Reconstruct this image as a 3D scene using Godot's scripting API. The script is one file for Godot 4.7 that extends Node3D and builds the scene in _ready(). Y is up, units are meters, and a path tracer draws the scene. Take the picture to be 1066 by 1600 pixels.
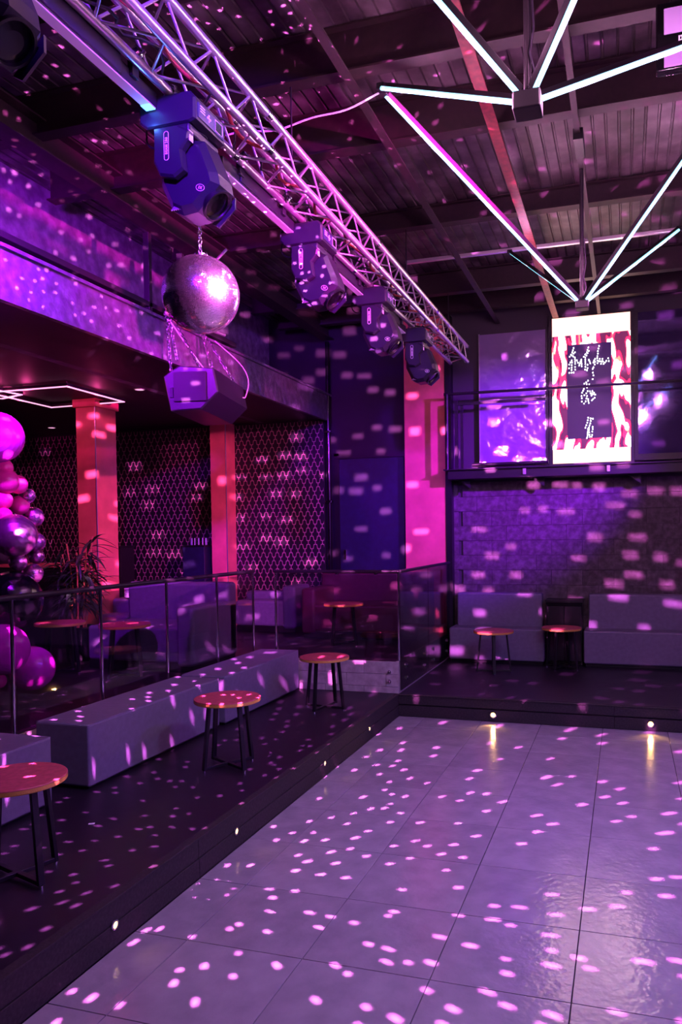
extends Node3D
# A nightclub: dance floor, low platforms, raised lounge behind glass, truss with moving heads, mirror ball, tube-light stars.

const F := 1197.0
const CX := 608.0
const CY := 865.0
const EYE := Vector3(0.2226, 1.935, 3.1764)
var cam_basis: Basis
var M := {}
var used := {}
var rng := RandomNumberGenerator.new()
const BALL := Vector3(-1.955, 3.235, -0.5)
const BALL_R := 0.205

# ------------------------------------------------------------------ pixels to places
func ray(px: float, py: float) -> Vector3:
	return cam_basis * Vector3((px - CX) / F, -(py - CY) / F, -1.0)
func at_x(px: float, py: float, v: float) -> Vector3:
	var d := ray(px, py)
	return EYE + d * ((v - EYE.x) / d.x)
func at_z(px: float, py: float, v: float) -> Vector3:
	var d := ray(px, py)
	return EYE + d * ((v - EYE.z) / d.z)

# ------------------------------------------------------------------ nodes
func numbered(called: String) -> String:
	if not used.has(called):
		used[called] = 0
		return called
	used[called] += 1
	return "%s_%03d" % [called, used[called]]

func thing(called: String, label: String, category: String, at := Vector3.ZERO, turn := 0.0, group := "") -> Node3D:
	var o := Node3D.new()
	o.name = numbered(called)
	add_child(o)
	o.position = at
	o.rotation.y = turn
	tag(o, label, category, group)
	return o

func tag(o: Node3D, label: String, category: String, group := "") -> Node3D:
	o.set_meta("label", label)
	o.set_meta("category", category)
	if group:
		o.set_meta("group", group)
	return o

func obj(called: String, mesh: Mesh, m: Material, parent: Node3D = null, at := Vector3.ZERO, b := Basis.IDENTITY) -> MeshInstance3D:
	var o := MeshInstance3D.new()
	o.mesh = mesh
	o.material_override = m
	o.transform = Transform3D(b, at)
	if parent == null:
		o.name = numbered(called)
		add_child(o)
	else:
		o.name = called
		parent.add_child(o, true)
	return o

func setting(called: String, mesh: Mesh, m: Material, at := Vector3.ZERO, label := "") -> MeshInstance3D:
	var o := obj(called, mesh, m, null, at)
	o.set_meta("kind", "structure")
	if label:
		o.set_meta("label", label)
	return o

func dup(root: Node3D, called: String, at: Vector3, turn: float, label: String) -> Node3D:
	var r: Node3D = root.duplicate()
	r.name = numbered(called)
	add_child(r)
	r.position = at
	r.rotation.y = turn
	r.set_meta("label", label)
	return r

# ------------------------------------------------------------------ shapes
func bm(x: float, y: float, z: float) -> BoxMesh:
	var b := BoxMesh.new()
	b.size = Vector3(x, y, z)
	return b

func new_st() -> SurfaceTool:
	var st := SurfaceTool.new()
	st.begin(Mesh.PRIMITIVE_TRIANGLES)
	return st

func tri_n(st: SurfaceTool, a: Vector3, b: Vector3, c: Vector3, na: Vector3, nb: Vector3, nc: Vector3) -> void:
	# clockwise seen from the side the normals point to
	if (b - a).cross(c - a).dot(na + nb + nc) > 0.0:
		st.set_normal(na); st.add_vertex(a)
		st.set_normal(nc); st.add_vertex(c)
		st.set_normal(nb); st.add_vertex(b)
	else:
		st.set_normal(na); st.add_vertex(a)
		st.set_normal(nb); st.add_vertex(b)
		st.set_normal(nc); st.add_vertex(c)

func flat(st: SurfaceTool, pts: Array, out: Vector3) -> void:
	var n: Vector3 = (pts[1] - pts[0]).cross(pts[2] - pts[0]).normalized()
	if n.dot(out) < 0.0:
		n = -n
	for i in range(1, pts.size() - 1):
		tri_n(st, pts[0], pts[i], pts[i + 1], n, n, n)

func rbox(x: float, y: float, z: float, r: float, n := 1) -> ArrayMesh:
	# a box with rounded edges
	var st := new_st()
	var h := Vector3(x, y, z) * 0.5
	r = minf(r, minf(h.x, minf(h.y, h.z)) * 0.98)
	var inner := h - Vector3(r, r, r)
	for axis in 3:
		var u := (axis + 1) % 3
		var v := (axis + 2) % 3
		var cu := []
		var cv := []
		for k in n + 1:
			cu.append(-h[u] + r * k / n)
			cv.append(-h[v] + r * k / n)
		for k in n + 1:
			cu.append(h[u] - r + r * k / n)
			cv.append(h[v] - r + r * k / n)
		for s in [-1.0, 1.0]:
			var grid := []
			for i in cu.size():
				var row := []
				for j in cv.size():
					var p := Vector3.ZERO
					p[axis] = s * h[axis]
					p[u] = cu[i]
					p[v] = cv[j]
					var q := p.clamp(-inner, inner)
					var nn := (p - q).normalized()
					row.append([q + nn * r, nn])
				grid.append(row)
			for i in cu.size() - 1:
				for j in cv.size() - 1:
					var a = grid[i][j]
					var b = grid[i + 1][j]
					var c = grid[i + 1][j + 1]
					var d = grid[i][j + 1]
					tri_n(st, a[0], b[0], c[0], a[1], b[1], c[1])
					tri_n(st, a[0], c[0], d[0], a[1], c[1], d[1])
	return st.commit()

func lathe(profile: Array, seg := 24, sharp := false) -> ArrayMesh:
	# profile: [radius, height] from bottom to top, turned about y
	var st := new_st()
	lathe_to(st, profile, seg, Transform3D.IDENTITY)
	return st.commit()

func lathe_to(st: SurfaceTool, profile: Array, seg: int, t: Transform3D) -> void:
	for k in profile.size() - 1:
		var a: Array = profile[k]
		var b: Array = profile[k + 1]
		var dr: float = b[0] - a[0]
		var dy: float = b[1] - a[1]
		if absf(dr) + absf(dy) < 1e-7:
			continue
		var slope := Vector2(dy, -dr).normalized()
		for i in seg:
			var t0 := TAU * i / seg
			var t1 := TAU * (i + 1) / seg
			var d0 := Vector3(cos(t0), 0, sin(t0))
			var d1 := Vector3(cos(t1), 0, sin(t1))
			var n0 := d0 * slope.x + Vector3.UP * slope.y
			var n1 := d1 * slope.x + Vector3.UP * slope.y
			var p: Vector3 = t * (d0 * a[0] + Vector3.UP * a[1])
			var q: Vector3 = t * (d1 * a[0] + Vector3.UP * a[1])
			var rr: Vector3 = t * (d1 * b[0] + Vector3.UP * b[1])
			var s: Vector3 = t * (d0 * b[0] + Vector3.UP * b[1])
			var m0 := t.basis * n0
			var m1 := t.basis * n1
			if a[0] > 1e-6:
				tri_n(st, p, q, rr, m0, m1, m1)
			if b[0] > 1e-6:
				tri_n(st, p, rr, s, m0, m1, m0)

func ball_mesh(r: float, seg := 32) -> SphereMesh:
	var s := SphereMesh.new()
	s.radius = r
	s.height = 2 * r
	s.radial_segments = seg
	s.rings = seg / 2
	return s

func frame_to(d: Vector3) -> Basis:
	# a basis whose y runs along d
	var y := d.normalized()
	var x := y.cross(Vector3(0, 0, 1) if absf(y.z) < 0.9 else Vector3(1, 0, 0)).normalized()
	return Basis(x, y, x.cross(y))

func rod(r: float, length: float, seg := 12) -> CylinderMesh:
	var c := CylinderMesh.new()
	c.top_radius = r
	c.bottom_radius = r
	c.height = length
	c.radial_segments = seg
	c.rings = 0
	return c

func bar_between(called: String, a: Vector3, b: Vector3, r: float, m: Material, parent: Node3D, seg := 12) -> MeshInstance3D:
	return obj(called, rod(r, a.distance_to(b), seg), m, parent, (a + b) * 0.5, frame_to(b - a))

func sweep_to(st: SurfaceTool, pts: Array, r: float, sides := 6, closed := false) -> void:
	var n := pts.size()
	var rings := []
	var up := Vector3(0.31, 0.83, 0.47).normalized()
	for i in n:
		var before: Vector3 = pts[(i - 1 + n) % n] if closed or i > 0 else pts[i]
		var after: Vector3 = pts[(i + 1) % n] if closed or i < n - 1 else pts[i]
		var d := (after - before).normalized()
		var x := (up - d * up.dot(d))
		if x.length() < 1e-3:
			x = d.cross(Vector3(0.5, 0.1, 0.8))
		x = x.normalized()
		up = x
		var y := d.cross(x)
		var ring := []
		for k in sides:
			var a := TAU * k / sides
			var nn := x * cos(a) + y * sin(a)
			ring.append([pts[i] + nn * r, nn])
		rings.append(ring)
	for i in (n if closed else n - 1):
		var j := (i + 1) % n
		var best := 0
		if closed and j == 0:
			var least := INF
			for s in sides:
				var dd: float = rings[i][0][0].distance_to(rings[0][s][0])
				if dd < least:
					least = dd
					best = s
		for k in sides:
			var k2 := (k + 1) % sides
			var a = rings[i][k]
			var b = rings[i][k2]
			var c = rings[j][(k2 + best) % sides]
			var d = rings[j][(k + best) % sides]
			tri_n(st, a[0], b[0], c[0], a[1], b[1], c[1])
			tri_n(st, a[0], c[0], d[0], a[1], c[1], d[1])

func sweep(pts: Array, r: float, sides := 6, closed := false) -> ArrayMesh:
	var st := new_st()
	sweep_to(st, pts, r, sides, closed)
	return st.commit()

func prism(poly: PackedVector2Array, depth: float, bevel := 0.0) -> ArrayMesh:
	# polygon in xy (convex or not), from -depth/2 to depth/2 along z; a bevel draws the end faces in
	var st := new_st()
	var n := poly.size()
	var mid := Vector2.ZERO
	for p in poly:
		mid += p / n
	var inset := PackedVector2Array()
	for p in poly:
		inset.append(p + (mid - p).normalized() * bevel)
	var h := depth * 0.5
	for s in [-1.0, 1.0]:
		var idx := Geometry2D.triangulate_polygon(inset)
		for k in range(0, idx.size(), 3):
			var a := inset[idx[k]]
			var b := inset[idx[k + 1]]
			var c := inset[idx[k + 2]]
			var nn := Vector3(0, 0, s)
			tri_n(st, Vector3(a.x, a.y, s * h), Vector3(b.x, b.y, s * h), Vector3(c.x, c.y, s * h), nn, nn, nn)
		if bevel > 0.0:
			for i in n:
				var j := (i + 1) % n
				var out := (poly[i] + poly[j]) * 0.5 - mid
				flat(st, [Vector3(inset[i].x, inset[i].y, s * h), Vector3(inset[j].x, inset[j].y, s * h), Vector3(poly[j].x, poly[j].y, s * (h - bevel)), Vector3(poly[i].x, poly[i].y, s * (h - bevel))], Vector3(out.x, out.y, s * 0.3))
	for i in n:
		var j := (i + 1) % n
		var e := poly[j] - poly[i]
		var out := Vector2(e.y, -e.x)
		if out.dot((poly[i] + poly[j]) * 0.5 - mid) < 0.0:
			out = -out
		flat(st, [Vector3(poly[i].x, poly[i].y, -h + bevel), Vector3(poly[j].x, poly[j].y, -h + bevel), Vector3(poly[j].x, poly[j].y, h - bevel), Vector3(poly[i].x, poly[i].y, h - bevel)], Vector3(out.x, out.y, 0))
	return st.commit()

func letters(text: String, height: float, depth := 0.002) -> TextMesh:
	var t := TextMesh.new()
	var f := SystemFont.new()
	f.font_names = PackedStringArray(["Droid Sans"])
	f.font_weight = 700
	t.font = f
	t.text = text
	t.font_size = 32
	t.pixel_size = height / 23.0
	t.depth = depth
	return t

func chain_mesh(a: Vector3, b: Vector3, link := 0.03, r := 0.0028, sag := 0.0) -> ArrayMesh:
	var st := new_st()
	var count := maxi(2, int(a.distance_to(b) * (1.0 + sag) / (link * 0.74)))
	for i in count:
		var f0 := (i + 0.0) / count
		var f1 := (i + 1.0) / count
		var p := a.lerp(b, f0) + Vector3.DOWN * sag * 4.0 * f0 * (1 - f0) * a.distance_to(b)
		var q := a.lerp(b, f1) + Vector3.DOWN * sag * 4.0 * f1 * (1 - f1) * a.distance_to(b)
		var bs := frame_to(q - p)
		var side: Vector3 = bs.x if i % 2 == 0 else bs.z
		var mid := (p + q) * 0.5
		var ring := []
		for k in 10:
			var t := TAU * k / 10
			ring.append(mid + bs.y * sin(t) * link * 0.5 + side * cos(t) * link * 0.28)
		sweep_to(st, ring, r, 5, true)
	return st.commit()

# ------------------------------------------------------------------ materials
func mat(c: Color, rough := 0.6, metal := 0.0) -> StandardMaterial3D:
	var m := StandardMaterial3D.new()
	m.albedo_color = c
	m.roughness = rough
	m.metallic = metal
	return m

func glow(c: Color, e: float) -> StandardMaterial3D:
	var m := mat(c, 0.5)
	m.emission_enabled = true
	m.emission = c
	m.emission_energy_multiplier = e
	return m

func noise_tex(freq: float, lo: Color, hi: Color, sd: int, size := 512, octaves := 4, kind := FastNoiseLite.TYPE_SIMPLEX_SMOOTH) -> NoiseTexture2D:
	var n := FastNoiseLite.new()
	n.noise_type = kind
	n.seed = sd
	n.frequency = freq
	n.fractal_octaves = octaves
	var t := NoiseTexture2D.new()
	t.width = size
	t.height = size
	t.seamless = true
	t.noise = n
	var g := Gradient.new()
	g.set_color(0, lo)
	g.set_color(1, hi)
	t.color_ramp = g
	return t

func bump_tex(freq: float, sd: int, strength: float, size := 512, octaves := 4) -> NoiseTexture2D:
	var n := FastNoiseLite.new()
	n.seed = sd
	n.frequency = freq
	n.fractal_octaves = octaves
	var t := NoiseTexture2D.new()
	t.width = size
	t.height = size
	t.seamless = true
	t.as_normal_map = true
	t.bump_strength = strength
	t.noise = n
	return t

func grained(m: StandardMaterial3D, tex: Texture2D, scale: float, nrm: Texture2D = null, nscale := 0.5) -> StandardMaterial3D:
	m.albedo_texture = tex
	m.uv1_triplanar = true
	m.uv1_world_triplanar = true
	m.uv1_scale = Vector3.ONE * scale
	if nrm:
		m.normal_enabled = true
		m.normal_texture = nrm
		m.normal_scale = nscale
	return m

func make_materials() -> void:
	M.tile = []
	var tt := noise_tex(0.012, Color(0.88, 0.88, 0.89), Color(1, 1, 1), 11, 512, 5)
	var tn := bump_tex(0.05, 12, 3.0, 512, 4)
	for k in 3:
		var m: StandardMaterial3D = mat(Color(0.60 + 0.015 * k, 0.59 + 0.015 * k, 0.60 + 0.015 * k), 0.16)
		grained(m, tt, 0.7, tn, 0.16)
		m.uv1_offset = Vector3(0.37 * k, 0.1 * k, 0.21 * k)
		M.tile.append(m)
	M.grout = mat(Color(0.10, 0.09, 0.10), 0.9)
	var gt := noise_tex(0.02, Color(0.75, 0.75, 0.75), Color(1, 1, 1), 21, 512, 5)
	M.vinyl = grained(mat(Color(0.115, 0.085, 0.145), 0.45), gt, 0.9)
	M.riser = grained(mat(Color(0.21, 0.18, 0.19), 0.75), noise_tex(0.05, Color(0.45, 0.43, 0.42), Color(1, 1, 1), 22, 512, 5), 1.6, bump_tex(0.03, 23, 3.0), 0.25)
	M.deck = grained(mat(Color(0.16, 0.13, 0.15), 0.4), gt, 0.8)
	M.white_tile = grained(mat(Color(0.72, 0.69, 0.68), 0.35), noise_tex(0.015, Color(0.78, 0.77, 0.77), Color(1, 1, 1), 24), 1.2)
	M.black_wall = grained(mat(Color(0.10, 0.09, 0.11), 0.55), gt, 0.6)
	M.block = []
	var bt := noise_tex(0.018, Color(0.55, 0.53, 0.50), Color(1, 1, 1), 31, 512, 5)
	for k in 3:
		M.block.append(grained(mat(Color(0.40 - 0.02 * k, 0.38 - 0.02 * k, 0.39 - 0.02 * k), 0.7), bt, 0.9 + 0.1 * k, bump_tex(0.04, 32, 3.0), 0.2))
	M.block_joint = mat(Color(0.22, 0.21, 0.22), 0.8)
	M.salmon = grained(mat(Color(0.94, 0.50, 0.46), 0.5), noise_tex(0.01, Color(0.86, 0.84, 0.82), Color(1, 1, 1), 33), 0.5)
	M.steel = grained(mat(Color(0.15, 0.08, 0.09), 0.6), noise_tex(0.03, Color(0.6, 0.55, 0.55), Color(1, 1, 1), 34), 1.0)
	M.rust = grained(mat(Color(0.50, 0.18, 0.19), 0.55), noise_tex(0.03, Color(0.6, 0.55, 0.55), Color(1, 1, 1), 36), 1.0)
	M.dark_steel = mat(Color(0.13, 0.11, 0.13), 0.45, 0.3)
	M.roof = grained(mat(Color(0.47, 0.42, 0.44), 0.5, 0.1), noise_tex(0.012, Color(0.25, 0.22, 0.22), Color(1, 1, 1), 35, 512, 5), 0.45)
	M.alu = mat(Color(0.86, 0.84, 0.86), 0.28, 0.85)
	M.dark_alu = mat(Color(0.17, 0.15, 0.20), 0.45, 0.3)
	M.chrome = mat(Color(0.9, 0.9, 0.92), 0.12, 1.0)
	M.black = mat(Color(0.05, 0.05, 0.06), 0.4)
	M.black_gloss = mat(Color(0.04, 0.04, 0.05), 0.16)
	M.void_black = mat(Color(0.004, 0.004, 0.004), 0.9)
	M.soot = mat(Color(0.08, 0.07, 0.09), 0.6)
	M.fixture = mat(Color(0.12, 0.11, 0.16), 0.38)
	M.white_print = mat(Color(0.93, 0.92, 0.95), 0.5)
	M.leather = grained(mat(Color(0.43, 0.41, 0.49), 0.48), noise_tex(0.02, Color(0.9, 0.9, 0.9), Color(1, 1, 1), 41), 1.5, bump_tex(0.12, 42, 2.0), 0.15)
	M.leather_wine = grained(mat(Color(0.36, 0.16, 0.24), 0.42), noise_tex(0.02, Color(0.85, 0.85, 0.85), Color(1, 1, 1), 43), 1.5)
	M.table_top = grained(mat(Color(0.80, 0.38, 0.42), 0.38), noise_tex(0.02, Color(0.8, 0.76, 0.72), Color(1, 1, 1), 44), 2.0)
	M.table_edge = grained(mat(Color(0.94, 0.74, 0.36), 0.4), noise_tex(0.06, Color(0.75, 0.7, 0.62), Color(1, 1, 1), 45), 6.0)
	M.mirror = mat(Color(0.95, 0.93, 0.96), 0.16, 1.0)
	var g := mat(Color(0.04, 0.03, 0.06, 0.22), 0.03)
	g.transparency = BaseMaterial3D.TRANSPARENCY_ALPHA
	M.glass = g
	var g2 := mat(Color(0.03, 0.03, 0.05, 0.45), 0.04)
	g2.transparency = BaseMaterial3D.TRANSPARENCY_ALPHA
	M.smoked = g2
	M.film = mat(Color(0.74, 0.66, 0.86), 0.14, 0.6)
	M.film.normal_enabled = true
	M.film.normal_texture = bump_tex(0.008, 51, 6.0, 512, 3)
	M.film.normal_scale = 0.8
	M.film.uv1_triplanar = true
	M.film.uv1_world_triplanar = true
	M.film.uv1_scale = Vector3.ONE * 0.8
	M.film_flat = mat(Color(0.60, 0.52, 0.80), 0.06, 0.9)
	M.film_flat.normal_enabled = true
	M.film_flat.normal_texture = M.film.normal_texture
	M.film_flat.normal_scale = 0.03
	M.film_flat.uv1_triplanar = true
	M.film_flat.uv1_world_triplanar = true
	M.film_flat.uv1_scale = Vector3.ONE * 0.8
	M.navy = grained(mat(Color(0.10, 0.12, 0.22), 0.5), gt, 0.8)
	M.fascia = grained(mat(Color(0.45, 0.42, 0.50), 0.40, 0.3), noise_tex(0.02, Color(0.65, 0.63, 0.66), Color(1, 1, 1), 52), 0.8, bump_tex(0.012, 53, 8.0), 0.5)
	M.plaster = grained(mat(Color(0.5, 0.47, 0.5), 0.8), noise_tex(0.02, Color(0.6, 0.58, 0.6), Color(1, 1, 1), 54), 0.6)
	M.soffit = mat(Color(0.06, 0.045, 0.055), 0.6)
	M.rubber = mat(Color(0.03, 0.03, 0.035), 0.55)
	M.leaf = mat(Color(0.10, 0.22, 0.10), 0.5)
	M.leaf.backlight_enabled = true
	M.leaf.backlight = Color(0.15, 0.25, 0.1)
	M.cane = mat(Color(0.72, 0.50, 0.26), 0.35)
	M.magenta = mat(Color(0.96, 0.16, 0.86), 0.16)
	M.pink = mat(Color(0.98, 0.20, 0.62), 0.18)
	M.chrome_mauve = mat(Color(0.88, 0.55, 0.80), 0.27, 0.9)
	M.ceramic = mat(Color(0.85, 0.83, 0.88), 0.3)
	M.tube_glow = glow(Color(0.60, 0.92, 1.0), 1.9)
	M.bar_glow = mat(Color(0.82, 0.76, 0.84), 0.3)
	M.bar_glow.emission_enabled = true
	M.bar_glow.emission = Color(0.62, 0.38, 0.72)
	M.bar_glow.emission_energy_multiplier = 0.35
	M.video_glow = glow(Color(0.80, 0.42, 1.0), 1.9)
	M.rose_glow = glow(Color(1.0, 0.72, 0.86), 1.3)
	M.warm_glow = glow(Color(1.0, 0.80, 0.50), 4.0)
	M.lens_violet = glow(Color(0.55, 0.35, 1.0), 3.0)
	M.lens_magenta = glow(Color(1.0, 0.35, 0.85), 3.0)

# ------------------------------------------------------------------ lights
func spot(at: Vector3, to: Vector3, c: Color, energy: float, angle: float, soft := 1.0, size := 0.05, called := "lamp") -> SpotLight3D:
	var l := SpotLight3D.new()
	l.name = numbered(called)
	l.light_color = c
	l.light_energy = energy
	l.spot_angle = angle
	l.spot_angle_attenuation = soft
	l.light_size = size
	l.spot_range = 30.0
	l.spot_attenuation = 2.0
	l.shadow_enabled = true
	add_child(l)
	l.position = at
	var d := (to - at).normalized()
	l.basis = Basis.looking_at(d, Vector3.UP if absf(d.y) < 0.98 else Vector3.RIGHT)
	return l

func omni(at: Vector3, c: Color, energy: float, size := 0.03, called := "glow") -> OmniLight3D:
	var l := OmniLight3D.new()
	l.name = numbered(called)
	l.light_color = c
	l.light_energy = energy
	l.light_size = size
	l.omni_range = 30.0
	l.omni_attenuation = 2.0
	l.shadow_enabled = true
	add_child(l)
	l.position = at
	return l

func area(at: Vector3, to: Vector3, w: float, h: float, c: Color, energy: float, up := Vector3.UP) -> AreaLight3D:
	var l := AreaLight3D.new()
	l.name = numbered("panel_light")
	l.light_color = c
	l.light_energy = energy
	l.area_size = Vector2(w, h)
	l.area_normalize_energy = true
	l.area_range = 30.0
	l.shadow_enabled = true
	add_child(l)
	l.position = at
	l.basis = Basis.looking_at((to - at).normalized(), up)
	return l

func wash_lamp(at: Vector3, to: Vector3, lens: Material, c: Color, energy: float, angle: float, soft: float, label: String) -> void:
	# a can-shaped stage lamp on a bracket under the roof steel, its light just before the lens
	var t := thing("par_lamp", label, "stage lamp", at)
	var d := (to - at).normalized()
	var b := frame_to(d)
	obj("housing", lathe([[0.0, -0.22], [0.07, -0.22], [0.10, -0.16], [0.11, 0.0], [0.11, 0.06], [0.10, 0.06], [0.10, 0.0]], 24), M.black, t, Vector3.ZERO, b)
	obj("lamp_lens", lathe([[0.10, 0.0], [0.07, 0.012], [0.0, 0.016]], 24), lens, t, Vector3.ZERO, b)
	obj("bracket", sweep([Vector3(-0.12, 0, 0), Vector3(-0.12, 0.2, 0), Vector3(0.12, 0.2, 0), Vector3(0.12, 0, 0)], 0.012, 6), M.black, t)
	obj("hanger", rod(0.015, maxf(0.1, 4.86 - at.y - 0.2), 8), M.black, t, Vector3(0, 0.2 + maxf(0.1, 4.86 - at.y - 0.2) * 0.5, 0))
	spot(at + d * 0.08, to, c, energy, angle, soft, 0.09, "par_beam")

func reach_in_view(r: Vector3) -> float:
	# how far a beam from the ball goes in that direction, or -1 where it lands well outside the frame
	var best := INF
	for pl in [[0, -3.9 if r.y > 0.04 else -6.0], [0, 3.0], [1, 0.1], [1, 5.1], [2, -7.1], [2, 4.0]]:
		var ax: int = pl[0]
		var v: float = pl[1]
		if absf(r[ax]) > 1e-4:
			var t: float = (v - BALL[ax]) / r[ax]
			if t > 0.0:
				best = minf(best, t)
	var q: Vector3 = (BALL + r * best - EYE) * cam_basis
	if q.z > -0.5:
		return -1.0
	var px := CX + F * q.x / -q.z
	var py := CY - F * q.y / -q.z
	return best if px > -260 and px < 1330 and py > -260 and py < 1860 else -1.0

# ------------------------------------------------------------------ the place
func _ready() -> void:
	rng.seed = 5
	cam_basis = Basis.from_euler(Vector3(deg_to_rad(-1.45), deg_to_rad(17.18), deg_to_rad(-0.73)), EULER_ORDER_YXZ)
	var cam := Camera3D.new()
	cam.name = "camera"
	cam.projection = Camera3D.PROJECTION_FRUSTUM
	cam.near = 0.1
	cam.far = 100.0
	cam.size = 1600.0 / F * cam.near
	cam.frustum_offset = Vector2((533.0 - CX) / F, (CY - 800.0) / F) * cam.near
	cam.transform = Transform3D(cam_basis, EYE)
	add_child(cam)
	cam.current = true
	var env := Environment.new()
	env.background_mode = Environment.BG_COLOR
	env.background_color = Color(0, 0, 0)
	env.tonemap_mode = Environment.TONE_MAPPER_LINEAR
	env.tonemap_exposure = 1.0
	env.sdfgi_enabled = true
	env.ssao_enabled = true
	env.ssil_enabled = true
	var we := WorldEnvironment.new()
	we.name = "world"
	we.environment = env
	add_child(we)
	make_materials()
	stage_lamps()
	build_shell()
	build_roof()
	build_far_wall()
	build_lounge_walls()
	build_railings()
	build_truss()
	build_stars()
	build_seating()
	build_lounge()
	build_balloons()
	build_small_lights()

func stage_lamps() -> void:
	wash_lamp(Vector3(2.7, 4.25, -1.6), Vector3(-2.6, 0.2, -2.4), M.lens_violet, Color(0.48, 0.18, 1.0), 10.0, 50.0, 1.0, "black can lamp with violet lens aimed down at the ottomans")
	wash_lamp(Vector3(2.0, 4.3, 0.9), Vector3(0.2, 0.0, -1.8), M.lens_violet, Color(0.70, 0.66, 1.0), 16.0, 46.0, 1.0, "black can lamp with pale violet lens aimed down at the tiled dance floor")
	wash_lamp(Vector3(2.9, 4.2, -3.6), Vector3(-1.25, 2.7, -7.2), M.lens_violet, Color(0.58, 0.04, 1.0), 210.0, 17.0, 1.0, "black can lamp with violet lens aimed at the far block wall")
	wash_lamp(Vector3(3.2, 3.2, 0.2), Vector3(-1.9, 4.12, -2.2), M.lens_magenta, Color(1.0, 0.15, 0.84), 260.0, 12.5, 1.0, "black can lamp with magenta lens aimed at the truss")
	wash_lamp(Vector3(-3.22, 4.15, -0.28), Vector3(-3.88, 3.86, -1.15), M.lens_magenta, Color(0.66, 0.08, 1.0), 40.0, 48.0, 1.0, "black can lamp with magenta lens aimed at the long fascia")
	wash_lamp(Vector3(2.6, 4.1, -0.4), Vector3(-5.6, 2.1, -6.2), M.lens_magenta, Color(1.0, 0.34, 0.82), 72.0, 17.0, 1.0, "black can lamp with rose lens aimed across the lounge columns")
	wash_lamp(Vector3(3.1, 4.0, 0.5), BALL, M.lens_magenta, Color(1.0, 0.42, 0.96), 6500.0, 2.9, 0.6, "black pin spot lamp aimed at the mirror ball")
	wash_lamp(Vector3(-0.6, 4.35, 2.6), Vector3(-2.2, 3.8, -1.2), M.lens_violet, Color(0.46, 0.05, 1.0), 85.0, 18.0, 1.0, "black can lamp with blue-violet lens aimed at the moving heads")
	# a lit video wall beside the dance floor, outside the frame
	var vw := thing("video_wall", "wide lilac video wall on the side wall of the dance floor", "screen", Vector3(3.97, 2.7, -1.1))
	obj("frame", bm(0.06, 2.3, 4.3), M.black, vw)
	for i in 4:
		obj("screen_panel", bm(0.02, 2.18, 1.03), M.video_glow, vw, Vector3(-0.035, 0, -1.575 + 1.05 * i))
	area(Vector3(3.9, 2.7, -1.1), Vector3(-3.0, 2.2, -1.6), 4.2, 2.2, Color(0.52, 0.24, 1.0), 6.0)

func slab(called: String, a: Vector3, b: Vector3, m: Material, label := "") -> MeshInstance3D:
	# a box from corner a to corner b
	var lo := Vector3(minf(a.x, b.x), minf(a.y, b.y), minf(a.z, b.z))
	var hi := Vector3(maxf(a.x, b.x), maxf(a.y, b.y), maxf(a.z, b.z))
	return setting(called, bm(hi.x - lo.x, hi.y - lo.y, hi.z - lo.z), m, (lo + hi) * 0.5, label)

func piece(called: String, a: Vector3, b: Vector3, m: Material, parent: Node3D, r := 0.0) -> MeshInstance3D:
	var s := (b - a).abs()
	return obj(called, rbox(s.x, s.y, s.z, r) if r > 0.0 else bm(s.x, s.y, s.z), m, parent, (a + b) * 0.5)

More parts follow.
